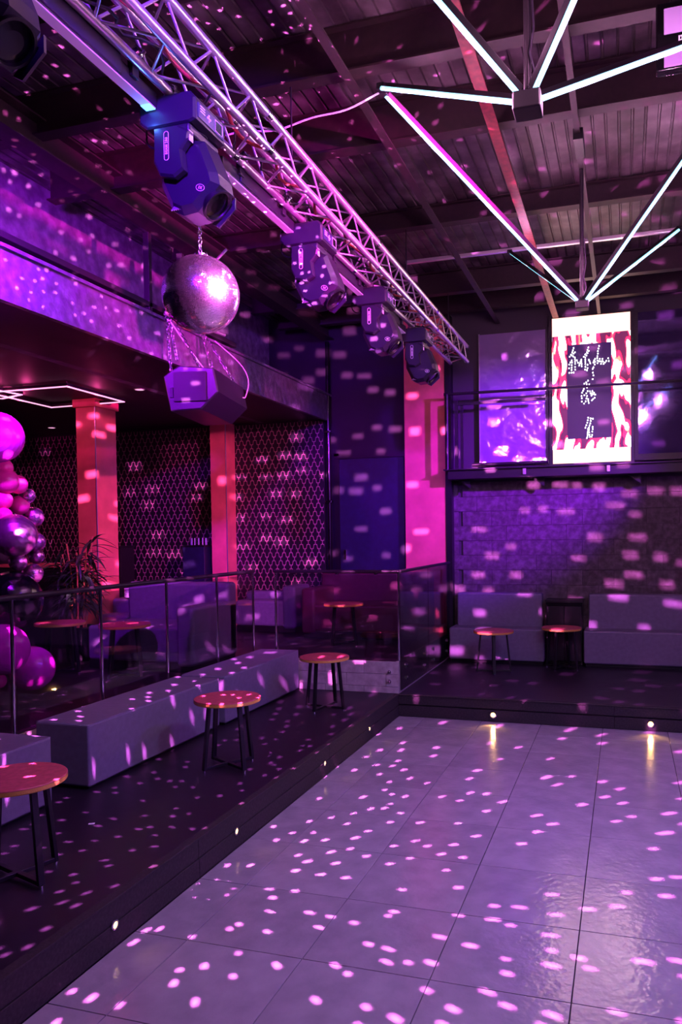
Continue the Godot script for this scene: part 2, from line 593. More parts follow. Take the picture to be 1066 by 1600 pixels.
func build_shell() -> void:
	var fl := slab("floor", Vector3(-2.1, -0.2, 5.6), Vector3(4.1, -0.012, -4.62), M.grout, "dance floor of large polished grey tiles with dark joints")
	var big := rbox(0.596, 0.02, 0.596, 0.002)
	var half := rbox(0.288, 0.02, 0.596, 0.002)
	for j in range(-8, 9):
		for i in range(-4, 7):
			var w := 0.596
			var x := 0.6 * i + 0.3
			if i == -4:
				x = -1.8 - 0.146
			var z := 0.6 * j + 0.3
			if z < -4.3 - 0.29:
				continue
			obj("tile", half if i == -4 else big, M.tile[rng.randi() % 3], fl, Vector3(x, -0.01, z) - fl.position)
	# last, cut row against the far step
	# platforms
	slab("floor_platform", Vector3(-3.85, -0.2, 5.6), Vector3(-2.115, 0.23, -4.62), M.vinyl, "low black platform with vinyl top beside the dance floor")
	slab("floor_far_platform", Vector3(-2.115, -0.2, -7.3), Vector3(4.1, 0.23, -4.605), M.vinyl, "low black platform with vinyl top along the far wall")
	var dk := slab("floor_deck", Vector3(-9.6, -0.2, 5.6), Vector3(-3.84, 0.575, -4.64), M.deck, "raised dark lounge deck behind the glass railing")
	piece("deck_return", Vector3(-9.6, -0.2, -4.64) - dk.position, Vector3(-2.13, 0.575, -7.3) - dk.position, M.deck, dk)
	# riser boards
	var rs := thing("trim_1", "scuffed dark riser boards along the platform edge with small round lights", "riser")
	rs.remove_meta("category")
	rs.set_meta("kind", "structure")
	var z0 := 3.4
	while z0 > -4.6:
		var z1 := maxf(z0 - 2.0, -4.6)
		piece("riser_board", Vector3(-2.115, 0.004, z0), Vector3(-2.09, 0.112, z1 + 0.003), M.riser, rs, 0.003)
		piece("riser_board", Vector3(-2.115, 0.116, z0), Vector3(-2.094, 0.222, z1 + 0.003), M.riser, rs, 0.003)
		z0 = z1
	piece("nosing", Vector3(-2.14, 0.222, 3.4), Vector3(-2.088, 0.234, -4.6), M.riser, rs, 0.002)
	var rf := thing("trim_2", "scuffed dark riser boards under the far platform edge", "riser")
	rf.remove_meta("category")
	rf.set_meta("kind", "structure")
	var x0 := -2.09
	while x0 < 4.0:
		var x1 := minf(x0 + 2.2, 4.05)
		piece("riser_board", Vector3(x0, 0.004, -4.605), Vector3(x1 - 0.003, 0.118, -4.58), M.riser, rf, 0.003)
		piece("riser_board", Vector3(x0, 0.13, -4.61), Vector3(x1 - 0.003, 0.224, -4.588), M.riser, rf, 0.003)
		x0 = x1
	piece("nosing", Vector3(-2.09, 0.222, -4.64), Vector3(4.05, 0.234, -4.58), M.riser, rf, 0.002)
	# tiled fronts of the deck
	var wt := thing("trim_3", "pale tiled front of the raised deck below the glass", "tiles")
	wt.remove_meta("category")
	wt.set_meta("kind", "structure")
	var rows := [[0.232, 0.30], [0.303, 0.435], [0.438, 0.57]]
	for k in 3:
		var x := -3.84 + (0.0 if k != 1 else -0.2)
		while x < -2.1:
			var xa := maxf(x, -3.84)
			var xb := minf(x + 0.447, -2.1)
			if xb - xa > 0.03:
				piece("tile", Vector3(xa, rows[k][0], -4.64), Vector3(xb, rows[k][1], -4.625), M.white_tile, wt, 0.0015)
			x += 0.45
		var z := 3.4
		while z > -4.6:
			var zb := maxf(z - 0.447, -4.62)
			piece("tile", Vector3(-3.84, rows[k][0], z), Vector3(-3.825, rows[k][1], zb), M.white_tile, wt, 0.0015)
			z -= 0.45
	for y in [0.36, 0.46]:
		obj("stud", lathe([[0.022, 0.0], [0.022, 0.02], [0.014, 0.03], [0.0, 0.03]], 16), M.chrome, wt, Vector3(-2.20, y, -4.625), Basis(Vector3.RIGHT, PI / 2))
	# walls round the room
	slab("wall_right", Vector3(4.0, -0.2, 5.6), Vector3(4.2, 5.4, -7.4), M.black_wall, "dark wall to the side of the dance floor")
	slab("wall_behind", Vector3(-9.8, -0.2, 5.5), Vector3(4.2, 5.4, 5.7), M.black_wall, "dark wall opposite the screen wall")
	slab("wall_left", Vector3(-9.8, -0.2, 5.6), Vector3(-9.6, 3.6, -7.4), M.black_wall, "dark end wall of the lounge")

func build_roof() -> void:
	var rf := Node3D.new()
	rf.name = "ceiling"
	add_child(rf)
	rf.set_meta("kind", "structure")
	rf.set_meta("label", "ribbed metal roof sheets above steel beams")
	# ribbed sheets, 1 m wide each
	var st := new_st()
	var prof := []
	for k in 10:
		var x := -0.5 + 0.1 * k
		prof.append_array([Vector2(x, 0.0), Vector2(x + 0.076, 0.0), Vector2(x + 0.082, 0.014), Vector2(x + 0.094, 0.014)])
	prof.append(Vector2(0.5, 0.0))
	for k in prof.size() - 1:
		var a: Vector2 = prof[k]
		var b: Vector2 = prof[k + 1]
		flat(st, [Vector3(a.x, a.y, -6.6), Vector3(b.x, b.y, -6.6), Vector3(b.x, b.y, 6.6), Vector3(a.x, a.y, 6.6)], Vector3.DOWN)
	var sheet := st.commit()
	for k in range(-5, 5):
		obj("roof_sheet", sheet, M.roof, rf, Vector3(k + 0.3, 5.15 + 0.003 * (k % 2), -0.85))
	piece("roof_deck", Vector3(-5.4, 5.2, 5.7), Vector3(4.2, 5.4, -7.4), M.soot, rf)
	# beams across
	var iz := [[1.2, 0.22], [0.3, 0.26], [-0.6, 0.22], [-1.48, 0.28], [-2.36, 0.3], [-4.22, 0.18], [-6.1, 0.26], [-6.9, 0.26]]
	for q in iz:
		var z: float = q[0]
		var h: float = q[1]
		var bt := thing("roof_beam", "red-brown steel roof beam across the hall, %s" % ["shallow" if h < 0.18 else "deep"], "beam", Vector3.ZERO, 0.0, "steel beams across under the roof")
		piece("web", Vector3(-4.5, 5.14 - h, z - 0.006), Vector3(4.0, 5.14, z + 0.006), M.steel, bt)
		piece("flange", Vector3(-4.5, 5.13 - h, z - 0.055), Vector3(4.0, 5.142 - h, z + 0.055), M.steel, bt)
		piece("flange", Vector3(-4.5, 5.13, z - 0.055), Vector3(4.0, 5.142, z + 0.055), M.steel, bt)
	# bars along
	for q in [[-1.40, 0.06, "purple-lit flat steel bar running lengthwise above the truss"], [-0.64, 0.075, "broad rust-red steel bar running lengthwise above the tube stars"], [-0.09, 0.04, "narrow steel bar running lengthwise with a cable box on it"]]:
		var t := thing("ceiling_bar", q[2], "bar")
		piece("bar", Vector3(q[0] - q[1] / 2, 4.74, 3.0), Vector3(q[0] + q[1] / 2, 4.752, -7.15), M.rust if q[1] > 0.07 else M.steel, t)
		piece("bar_web", Vector3(q[0] - q[1] / 2, 4.752, 3.0), Vector3(q[0] - q[1] / 2 + 0.008, 4.84, -7.15), M.rust if q[1] > 0.07 else M.steel, t)
		if q[1] < 0.05:
			piece("cable_box", Vector3(-0.12, 4.70, -2.45), Vector3(-0.05, 4.78, -2.75), M.black, t, 0.005)
	var cb := thing("conduit_bar", "thin pale bar across the roof holding the far star corners", "bar")
	piece("bar", Vector3(-1.95, 4.742, -4.60), Vector3(4.0, 4.775, -4.56), M.alu, cb, 0.004)
	var lb := thing("crane_beam", "long steel beam above the fascia", "beam")
	piece("web", Vector3(-3.87, 4.75, 3.0), Vector3(-3.855, 4.95, -7.2), M.steel, lb)
	piece("flange", Vector3(-3.95, 4.735, 3.0), Vector3(-3.77, 4.75, -7.2), M.steel, lb)
	piece("flange", Vector3(-3.95, 4.95, 3.0), Vector3(-3.77, 4.965, -7.2), M.steel, lb)
	# loft over the lounge
	slab("wall_loft", Vector3(-4.95, 3.6, 5.6), Vector3(-4.85, 5.2, -7.3), M.plaster, "grey loft wall above the lounge fascia")
	slab("wall_loft_far", Vector3(-4.95, 3.6, -7.42), Vector3(-2.62, 5.2, -7.3), M.black_wall)
	for q in [[4.32, 0.09, -4.8, "upper dark ledge beam along the loft wall"], [4.05, 0.05, -3.98, "lower handrail beam along the loft edge"]]:
		var t := thing("loft_beam", q[3], "beam")
		piece("beam", Vector3(q[2] - 0.04, q[0], 3.0), Vector3(q[2] + 0.04, q[0] + q[1], -4.6), M.dark_steel, t, 0.006)
	for z in [-2.95, -3.5]:
		var t := thing("loft_post", "dark steel post on the loft ledge, %s the mirror ball's bracket" % ["ahead of" if z > -3.2 else "just behind"], "post", Vector3.ZERO, 0.0, "loft posts")
		piece("post", Vector3(-4.0, 3.96, z), Vector3(-3.94, 4.73, z - 0.05), M.dark_steel, t, 0.004)
		piece("foot_plate", Vector3(-4.03, 3.95, z + 0.03), Vector3(-3.91, 3.962, z - 0.08), M.dark_steel, t)
	var br := thing("angle_bracket", "slanted steel angle bracket beside the mirror ball", "bracket")
	bar_between("strut", Vector3(-3.88, 4.02, -3.1), Vector3(-3.5, 4.74, -3.6), 0.014, M.alu, br, 8)
	bar_between("strut", Vector3(-3.88, 4.02, -3.1), Vector3(-3.7, 4.0, -3.9), 0.016, M.alu, br, 8)

func build_far_wall() -> void:
	var w := slab("wall_far", Vector3(-2.12, 0.0, -7.45), Vector3(4.1, 5.25, -7.225), M.block_joint, "far wall of painted concrete blocks under the screen ledge")
	var full := rbox(0.397, 0.197, 0.03, 0.0025)
	for r in 14:
		for c in 12:
			var x := -1.98 + 0.4 * c + (0.2 if r % 2 else 0.0) + 0.06
			var y := 0.332 + 0.2 * r
			if y > 2.62 or x > 2.6:
				continue
			if r % 2 and c == 0:
				obj("block", rbox(0.137, 0.197, 0.03, 0.0025), M.block[rng.randi() % 3], w, Vector3(-2.049, y, -7.219) - w.position)
			obj("block", full, M.block[rng.randi() % 3], w, Vector3(x, y, -7.219) - w.position)
	# pier
	var p := slab("wall_pier", Vector3(-2.70, 0.575, -7.4), Vector3(-2.125, 4.9, -7.08), M.salmon, "flat salmon pier beside the block wall")
	p.name = "wall_pier"
	slab("trim_4", Vector3(-2.125, 0.23, -7.25), Vector3(-2.04, 4.9, -7.07), M.black, "black upright strip beside the salmon pier")
	# ledge and railing
	var lg := thing("screen_ledge", "dark steel ledge with brackets below the screens", "ledge")
	piece("beam", Vector3(-2.05, 2.655, -7.2), Vector3(3.9, 2.785, -6.88), M.dark_steel, lg, 0.006)
	piece("edge_flange", Vector3(-2.10, 2.775, -7.2), Vector3(3.9, 2.79, -6.84), M.dark_steel, lg)
	for x in [-1.93, -0.95, 0.25, 1.4]:
		obj("bracket", prism(PackedVector2Array([Vector2(0, 0), Vector2(0.16, 0), Vector2(0.16, -0.12)]), 0.05), M.dark_steel, lg, Vector3(x, 2.655, -7.04))
	for x in [-1.03, 0.02, 1.1]:
		piece("clamp", Vector3(x - 0.02, 2.69, -6.88), Vector3(x + 0.02, 2.77, -6.862), M.alu, lg, 0.003)
	var rl := thing("ledge_railing", "thin dark railing standing on the screen ledge", "railing")
	bar_between("top_rail", Vector3(-2.09, 3.79, -6.87), Vector3(3.9, 3.74, -6.87), 0.018, M.dark_steel, rl)
	bar_between("lower_rail", Vector3(-1.72, 2.84, -6.9), Vector3(-0.72, 2.84, -6.9), 0.022, M.dark_steel, rl)
	for x in [-2.05, 3.2]:
		bar_between("post", Vector3(x, 2.79, -6.87), Vector3(x, 3.79, -6.87), 0.022, M.dark_steel, rl)
	piece("inner_post", Vector3(-1.95, 2.79, -6.93), Vector3(-1.91, 3.70, -6.89), M.dark_steel, rl)
	piece("inner_post", Vector3(-1.88, 2.79, -6.96), Vector3(-1.845, 3.66, -6.93), M.dark_steel, rl)
	piece("inner_rail", Vector3(-1.95, 3.64, -6.93), Vector3(-0.75, 3.675, -6.9), M.dark_steel, rl)
	# screens
	var sc := thing("led_screen", "tall lit screen with red and white flames round a dark panel of dotted script", "screen")
	piece("frame", Vector3(-0.74, 2.80, -7.22), Vector3(0.34, 4.78, -7.16), M.black, sc, 0.005)
	var face := obj("screen_face", quad(0.98, 1.90), screen_material(), sc, Vector3(-0.198, 3.785, -7.155))
	face.name = "screen_face"
	area(Vector3(-0.198, 3.785, -7.13), Vector3(-0.198, 3.785, 0), 0.98, 1.9, Color(1.0, 0.72, 0.72), 0.5)
	var lp := thing("reflective_panel", "crinkled mirror film panel between the salmon pier and the lit screen", "panel")
	piece("film", Vector3(-1.66, 2.85, -7.18), Vector3(-0.77, 4.61, -7.165), M.film, lp)
	piece("frame", Vector3(-0.775, 2.8, -7.2), Vector3(-0.745, 4.64, -7.15), M.black, lp)
	piece("edge_strip", Vector3(-1.67, 2.85, -7.185), Vector3(-1.655, 4.62, -7.16), M.alu, lp)
	var rp := thing("reflective_panel", "mirror film panel reflecting the tube lights beside the lit screen", "panel")
	piece("film", Vector3(0.385, 2.92, -7.18), Vector3(2.2, 4.72, -7.165), M.film_flat, rp)
	piece("frame", Vector3(0.34, 2.84, -7.2), Vector3(0.385, 4.74, -7.15), M.black, rp)
	piece("frame", Vector3(0.385, 2.84, -7.2), Vector3(2.2, 2.92, -7.15), M.black, rp)

func quad(w: float, h: float) -> ArrayMesh:
	var st := new_st()
	var c := [[-0.5, 0.5, 0, 0], [0.5, 0.5, 1, 0], [0.5, -0.5, 1, 1], [-0.5, -0.5, 0, 1]]
	for k in [0, 1, 2, 0, 2, 3]:
		st.set_normal(Vector3(0, 0, 1))
		st.set_uv(Vector2(c[k][2], c[k][3]))
		st.add_vertex(Vector3(c[k][0] * w, c[k][1] * h, 0))
	return st.commit()

func screen_material() -> StandardMaterial3D:
	# what the screen shows: cream bands, red flames on white, a dark panel with dotted handwriting
	var w := 250
	var h := 480
	var im := Image.create(w, h, false, Image.FORMAT_RGB8)
	rng.seed = 31
	im.fill(Color(1.0, 0.97, 0.96))
	var nz := FastNoiseLite.new()
	nz.seed = 31
	nz.frequency = 0.02
	nz.fractal_octaves = 2
	for y in h:
		for x in w:
			var u := (x + 0.5) / w
			var v := (y + 0.5) / h
			var n := nz.get_noise_2d(x * 1.5 + 9.0 * sin(y * 0.03), y * 0.42) + 0.05 * sin(u * 30.0 + 3.0 * sin(v * 9.0))
			var c := Color(1.0, 0.97, 0.97)
			if n < 0.06:
				c = Color(1.0, 0.25, 0.20)
			if n < 0.02:
				c = Color(0.95, 0.06, 0.17)
			if n < -0.20:
				c = Color(0.15, 0.02, 0.10)
			if v < 0.125 or v > 0.905:
				c = Color(0.50, 0.37, 0.335)
			if u > 0.19 and u < 0.765 and v > 0.19 and v < 0.835:
				c = Color(0.042, 0.010, 0.09)
			im.set_pixel(x, y, c)
	var strokes := [[[240, 200], [225, 260], [185, 320]], [[265, 255], [215, 300], [260, 330], [265, 420], [262, 500], [240, 540]], [[215, 370], [180, 430], [175, 480], [215, 470], [220, 400]], [[180, 545], [210, 540], [215, 470]],
		[[290, 370], [320, 440], [350, 360], [355, 450]], [[450, 190], [430, 260], [385, 320]], [[455, 240], [410, 330], [410, 420], [405, 500], [430, 510]], [[440, 430], [440, 480]],
		[[455, 360], [480, 410], [520, 400], [545, 350], [540, 430], [520, 470]], [[510, 490], [515, 540], [520, 580], [510, 630]], [[600, 170], [585, 240], [580, 310]], [[575, 340], [580, 410], [610, 350], [625, 420], [650, 350], [660, 420], [700, 380], [725, 340], [735, 380]],
		[[445, 655], [390, 695], [460, 705]], [[385, 770], [360, 820]], [[430, 750], [440, 800], [390, 860], [430, 870], [410, 940], [385, 975], [355, 945]], [[350, 870], [355, 900]], [[445, 910], [450, 965]], [[470, 800], [490, 860], [505, 800], [545, 850], [535, 890], [495, 930]], [[480, 830], [540, 850]],
		[[445, 1170], [430, 1240], [405, 1310], [440, 1330], [430, 1440], [420, 1460]], [[510, 1185], [480, 1180], [475, 1250], [450, 1310], [465, 1440], [490, 1435]], [[505, 1300], [500, 1365], [495, 1410]]]
	for s in strokes:
		for k in s.size() - 1:
			var a := Vector2(s[k][0], s[k][1])
			var b := Vector2(s[k + 1][0], s[k + 1][1])
			var n := maxi(1, int(a.distance_to(b) / 27.0))
			for i in n + 1:
				var q := a.lerp(b, float(i) / n) * 0.1125
				var px := 870.0 + q.x
				var py := 520.0 + q.y
				var u := (px - 863.0) / 123.0
				var top := 497.0 - (px - 862.0) * 0.09
				var bot := 725.0 - (px - 862.0) * 0.04
				var v := (py - top) / (bot - top)
				im.fill_rect(Rect2i(int(u * w) - 1, int(v * h) - 1, 3, 4), Color(0.97, 1.0, 0.98))
	var m := StandardMaterial3D.new()
	m.albedo_color = Color(0.02, 0.02, 0.02)
	m.roughness = 0.4
	m.emission_enabled = true
	m.emission = Color.WHITE
	m.emission_operator = BaseMaterial3D.EMISSION_OP_MULTIPLY
	m.emission_texture = ImageTexture.create_from_image(im)
	m.emission_energy_multiplier = 11.0
	return m

func trellis_material() -> StandardMaterial3D:
	# printed lantern trellis: wavy lines joined by short necks, every other row shifted by half
	var w := 192
	var h := 416
	var im := Image.create(w, h, false, Image.FORMAT_RGB8)
	var row := 0.119
	var pitch := 0.111
	var amp := 0.27 * row
	var thick := 0.0056
	for y in h:
		for x in w:
			var px := pitch * (x + 0.5) / w
			var py := 2.0 * row * (y + 0.5) / h
			var best := 1.0
			for k in range(-1, 4):
				var phase := TAU * px / pitch + PI * k
				var s := tanh(2.6 * sin(phase)) / tanh(2.6)
				var ds := 2.6 * cos(phase) * (1.0 - pow(tanh(2.6 * sin(phase)), 2.0)) / tanh(2.6) * TAU / pitch * amp
				best = minf(best, absf(py - (row * k + amp * s)) / sqrt(1.0 + ds * ds))
				var nx := fposmod(px - pitch * (0.25 if k % 2 == 0 else 0.75) + pitch * 0.5, pitch) - pitch * 0.5
				var y0 := row * k + amp
				var y1 := row * (k + 1) - amp
				if py > y0 and py < y1:
					best = minf(best, absf(nx))
			var f := smoothstep(thick * 1.25, thick * 0.75, best)
			im.set_pixel(x, y, Color(0.075, 0.05, 0.075).lerp(Color(0.68, 0.48, 0.50), f))
	im.generate_mipmaps()
	var m := mat(Color.WHITE, 0.5)
	m.albedo_texture = ImageTexture.create_from_image(im)
	m.uv1_scale = Vector3(1.0 / pitch, 0.5 / row, 1.0)
	return m

func wall_quad(w: float, h: float) -> ArrayMesh:
	# a wall face in metres of uv, with thickness behind it
	var st := new_st()
	var c := [[0, h], [w, h], [w, 0], [0, 0]]
	for k in [0, 1, 2, 0, 2, 3]:
		st.set_normal(Vector3(0, 0, 1))
		st.set_uv(Vector2(c[k][0], -c[k][1]))
		st.add_vertex(Vector3(c[k][0], c[k][1], 0))
	return st.commit()

func build_lounge_walls() -> void:
	var back := slab("wall_lounge", Vector3(-9.8, 0.0, -7.42), Vector3(-3.92, 3.7, -7.13), M.soot, "lounge wall papered with a pink lantern trellis on black")
	obj("wallpaper", wall_quad(5.66, 3.0), trellis_material(), back, Vector3(-9.6, 0.58, -7.125) - back.position)
	slab("wall_middle", Vector3(-3.92, 0.0, -7.45), Vector3(-2.69, 5.2, -7.2), M.black_wall, "black wall between the trellis paper and the pier")
	var dr := slab("door_1", Vector3(-3.70, 0.58, -7.2), Vector3(-2.74, 3.02, -7.16), M.navy, "navy door in the black wall")
	piece("door_frame", Vector3(-3.78, 0.58, -7.2) - dr.position, Vector3(-3.70, 3.10, -7.14) - dr.position, M.black, dr)
	piece("door_frame", Vector3(-3.78, 3.02, -7.2) - dr.position, Vector3(-2.70, 3.10, -7.14) - dr.position, M.black, dr)
	piece("handle", Vector3(-3.64, 1.58, -7.16) - dr.position, Vector3(-3.60, 1.72, -7.12) - dr.position, M.chrome, dr, 0.006)
	var pp := thing("wall_pipe", "upright black pipe on the wall beside the trellis paper", "pipe")
	bar_between("pipe", Vector3(-3.85, 0.58, -7.12), Vector3(-3.85, 4.7, -7.12), 0.03, M.black_gloss, pp)
	for y in [1.2, 2.4, 3.4]:
		piece("pipe_clip", Vector3(-3.895, y, -7.16), Vector3(-3.805, y + 0.03, -7.08), M.chrome, pp, 0.004)
	# low ceiling and fascia
	slab("ceiling_lounge", Vector3(-9.7, 3.6, 5.6), Vector3(-3.88, 3.66, -7.2), M.soffit, "dark low ceiling over the lounge")
	var fa := slab("trim_5", Vector3(-3.90, 3.575, 5.6), Vector3(-3.85, 3.95, -7.2), M.fascia, "rumpled metal fascia along the edge of the low ceiling")
	piece("ledge", Vector3(-4.9, 3.93, 5.6) - fa.position, Vector3(-3.82, 3.955, -7.2) - fa.position, M.fascia, fa)
	piece("coping", Vector3(-3.865, 3.935, 5.6) - fa.position, Vector3(-3.835, 3.965, -7.2) - fa.position, M.alu, fa, 0.004)
	# columns
	var c1 := slab("wall_column", Vector3(-6.09, 0.575, -4.95), Vector3(-5.82, 3.6, -4.56), M.salmon, "square salmon column under the lit ceiling frames")
	piece("edge_bead", Vector3(-5.826, 0.58, -4.566) - c1.position, Vector3(-5.816, 3.6, -4.556) - c1.position, M.alu, c1)
	piece("capital", Vector3(-6.12, 3.50, -4.98) - c1.position, Vector3(-5.79, 3.6, -4.53) - c1.position, M.salmon, c1, 0.01)
	var c2 := slab("wall_column", Vector3(-5.61, 0.575, -7.13), Vector3(-5.355, 3.6, -6.85), M.salmon, "square salmon column against the trellis paper")
	piece("edge_bead", Vector3(-5.361, 0.58, -6.856) - c2.position, Vector3(-5.351, 3.6, -6.846) - c2.position, M.alu, c2)

func build_railings() -> void:
	var t := thing("glass_railing", "long glass railing with slim posts beside the ottomans", "railing")
	bar_between("handrail", Vector3(-3.79, 1.535, 3.4), Vector3(-3.79, 1.535, -4.62), 0.02, M.dark_steel, t)
	var zs := [2.75, 1.8, 0.85, -0.1, -1.05, -1.98, -2.9, -3.8, -4.60]
	for k in zs.size():
		bar_between("post", Vector3(-3.79, 0.575, zs[k]), Vector3(-3.79, 1.52, zs[k]), 0.013, M.chrome, t)
		obj("foot", lathe([[0.035, 0.0], [0.035, 0.012], [0.016, 0.02]], 16), M.chrome, t, Vector3(-3.79, 0.575, zs[k]))
		if k > 0:
			piece("glass_panel", Vector3(-3.795, 0.61, zs[k - 1] - 0.03), Vector3(-3.785, 1.50, zs[k] + 0.03), M.glass, t)
	var f := thing("glass_railing", "glass railing across the pale tiled deck front", "railing")
	bar_between("handrail", Vector3(-3.56, 1.535, -4.66), Vector3(-2.09, 1.535, -4.66), 0.018, M.dark_steel, f)
	for x in [-3.54, -2.10]:
		bar_between("post", Vector3(x, 0.575, -4.66), Vector3(x, 1.53, -4.66), 0.013, M.chrome, f)
	piece("glass_panel", Vector3(-3.51, 0.60, -4.665), Vector3(-2.12, 1.52, -4.655), M.glass, f)
	for x in [-3.3, -2.8, -2.35]:
		piece("clip", Vector3(x - 0.015, 1.50, -4.68), Vector3(x + 0.015, 1.52, -4.64), M.chrome, f, 0.003)
	var r := thing("glass_railing", "smoked glass side screen bolted to the deck beside the far bench", "railing")
	bar_between("handrail", Vector3(-2.085, 1.535, -4.66), Vector3(-2.085, 1.535, -7.06), 0.018, M.dark_steel, r)
	for q in [[-4.66, -5.86], [-5.88, -7.05]]:
		piece("glass_panel", Vector3(-2.09, 0.26, q[0]), Vector3(-2.08, 1.52, q[1]), M.smoked, r)
		for z in [q[0] - 0.2, q[1] + 0.2]:
			for y in [0.36, 0.5]:
				obj("bolt", lathe([[0.024, 0.0], [0.024, 0.014], [0.012, 0.02], [0.0, 0.02]], 14), M.chrome, r, Vector3(-2.08, y, z), Basis(Vector3(0, 0, 1), -PI / 2))
	piece("side_wall", Vector3(-2.14, 0.23, -4.64), Vector3(-2.10, 0.575, -7.1), M.white_tile, r)

func build_truss() -> void:
	var t := thing("lighting_truss", "square aluminium lattice truss lit pink above the dance floor", "truss", Vector3(-1.845, 4.2625, 0))
	var z0 := 2.4
	var z1 := -6.68
	var cs := [Vector2(-0.11, -0.0975), Vector2(0.11, -0.0975), Vector2(-0.11, 0.0975), Vector2(0.11, 0.0975)]
	for c in cs:
		bar_between("chord", Vector3(c.x, c.y, z0), Vector3(c.x, c.y, z1), 0.024, M.alu, t, 16)
	var n := 44
	var dz := (z0 - z1) / n
	var horizontal := rod(0.0075, Vector2(0.22, dz).length(), 8)
	var vertical := rod(0.0075, Vector2(0.195, dz).length(), 8)
	for q in [[0, 1], [2, 3], [0, 2], [1, 3]]:
		var a: Vector2 = cs[q[0]]
		var b: Vector2 = cs[q[1]]
		for k in n:
			var za := z0 - dz * k
			var p := Vector3(a.x, a.y, za) if k % 2 == 0 else Vector3(b.x, b.y, za)
			var e := Vector3(b.x, b.y, za - dz) if k % 2 == 0 else Vector3(a.x, a.y, za - dz)
			obj("brace", horizontal if q[0] + 1 == q[1] else vertical, M.alu, t, (p + e) * 0.5, frame_to(e - p))
	for c in cs:
		obj("end_socket", lathe([[0.0, -0.02], [0.03, -0.02], [0.03, 0.02], [0.02, 0.04], [0.0, 0.04]], 14), M.chrome, t, Vector3(c.x, c.y, z1), frame_to(Vector3(0, 0, -1)))
	for z in [-0.9, -2.95, -5.0]:
		for c in cs:
			obj("coupler", rod(0.028, 0.05, 14), M.chrome, t, Vector3(c.x, c.y, z), frame_to(Vector3(0, 0, 1)))
	for z in [1.2, -1.48, -4.22, -6.1]:
		bar_between("hanger", Vector3(0, 0.0975, z), Vector3(0, 0.70, z), 0.006, M.dark_steel, t, 6)
		bar_between("hanger_bar", Vector3(-0.11, 0.0975, z), Vector3(0.11, 0.0975, z), 0.012, M.dark_steel, t, 8)
	# the cable laid along it
	var pts := []
	rng.seed = 9
	for k in 120:
		var z := 2.2 - 8.7 * k / 119.0
		pts.append(Vector3(-1.90 + 0.05 * sin(k * 1.3), 4.20 + 0.035 * sin(k * 0.7) + rng.randf_range(-0.012, 0.012), z))
	tag(obj("power_cable", sweep(pts, 0.008, 6), M.rubber), "black cable winding along inside the lattice truss", "cable")
	var pts2 := []
	for k in 100:
		var z := 2.0 - 8.5 * k / 99.0
		pts2.append(Vector3(-1.80 + 0.04 * cos(k * 0.9), 4.19 + 0.02 * sin(k * 1.1), z))
	tag(obj("power_cable", sweep(pts2, 0.011, 6), mat(Color(0.65, 0.2, 0.2), 0.5)), "red cable lying along the bottom of the lattice truss", "cable")
	# moving heads
	var h0 := moving_head()
	var spots := [-0.33, -1.97, -3.46, -4.88]
	var names := ["beam moving head with BEAM 280 on its arm, hung beside the mirror ball chain", "beam moving head speckled with light, second along the truss from the mirror ball", "beam moving head third along the truss from the mirror ball", "beam moving head at the truss end before the salmon pier"]
	for k in 4:
		if k == 0:
			h0.position = Vector3(-1.90, 4.14, spots[0])
			h0.set_meta("label", names[0])
		else:
			dup(h0, "moving_head", Vector3(-1.90, 4.14, spots[k]), 0.0, names[k])
	dup(h0, "moving_head", Vector3(-1.90, 4.14, 1.03), 0.0, "beam moving head behind the long LED bar, nearly out of sight")
	# strip bars
	var b0 := led_bar()
	var bars := [[0.32, "long LED bar with a blue lit end hanging before the first moving head"], [-1.33, "LED bar between the first and second moving heads"], [-2.88, "LED bar between the second and third moving heads"], [-4.20, "LED bar between the third and fourth moving heads"]]
	for k in 4:
		if k == 0:
			b0.position = Vector3(-2.02, 4.10, bars[0][0])
			b0.set_meta("label", bars[0][1])
		else:
			dup(b0, "led_bar", Vector3(-2.02, 4.10, bars[k][0]), 0.0, bars[k][1])
	var e := obj("lit_end", bm(0.052, 0.004, 0.05), glow(Color(0.45, 0.75, 1.0), 2.2), b0, Vector3(0, -0.044, -0.465))
	omni(Vector3(-2.02, 3.98, 0.32 - 0.465), Color(0.3, 0.5, 1.0), 0.03, 0.02)
	e.name = "lit_end_lamp"
	build_ball()

func led_bar() -> Node3D:
	var t := thing("led_bar", "LED bar", "light bar", Vector3.ZERO, 0.0, "LED bars along the truss")
	obj("housing", rbox(0.06, 0.075, 1.0, 0.008, 2), M.fixture, t)
	obj("back_plate", rbox(0.012, 0.12, 0.5, 0.003), M.fixture, t, Vector3(0.036, 0.03, 0.05))
	obj("light_diffuser", rbox(0.054, 0.008, 0.985, 0.003), M.bar_glow, t, Vector3(0, -0.038, 0))
	for z in [-0.3, 0.3]:
		obj("bracket", rbox(0.03, 0.10, 0.05, 0.004), M.fixture, t, Vector3(0.035, 0.05, z))
		obj("clamp", sweep([Vector3(0.03, 0.08, z), Vector3(0.02, 0.11, z), Vector3(0.06, 0.14, z), Vector3(0.095, 0.11, z), Vector3(0.06, 0.075, z)], 0.012, 6), M.chrome, t)
	return t

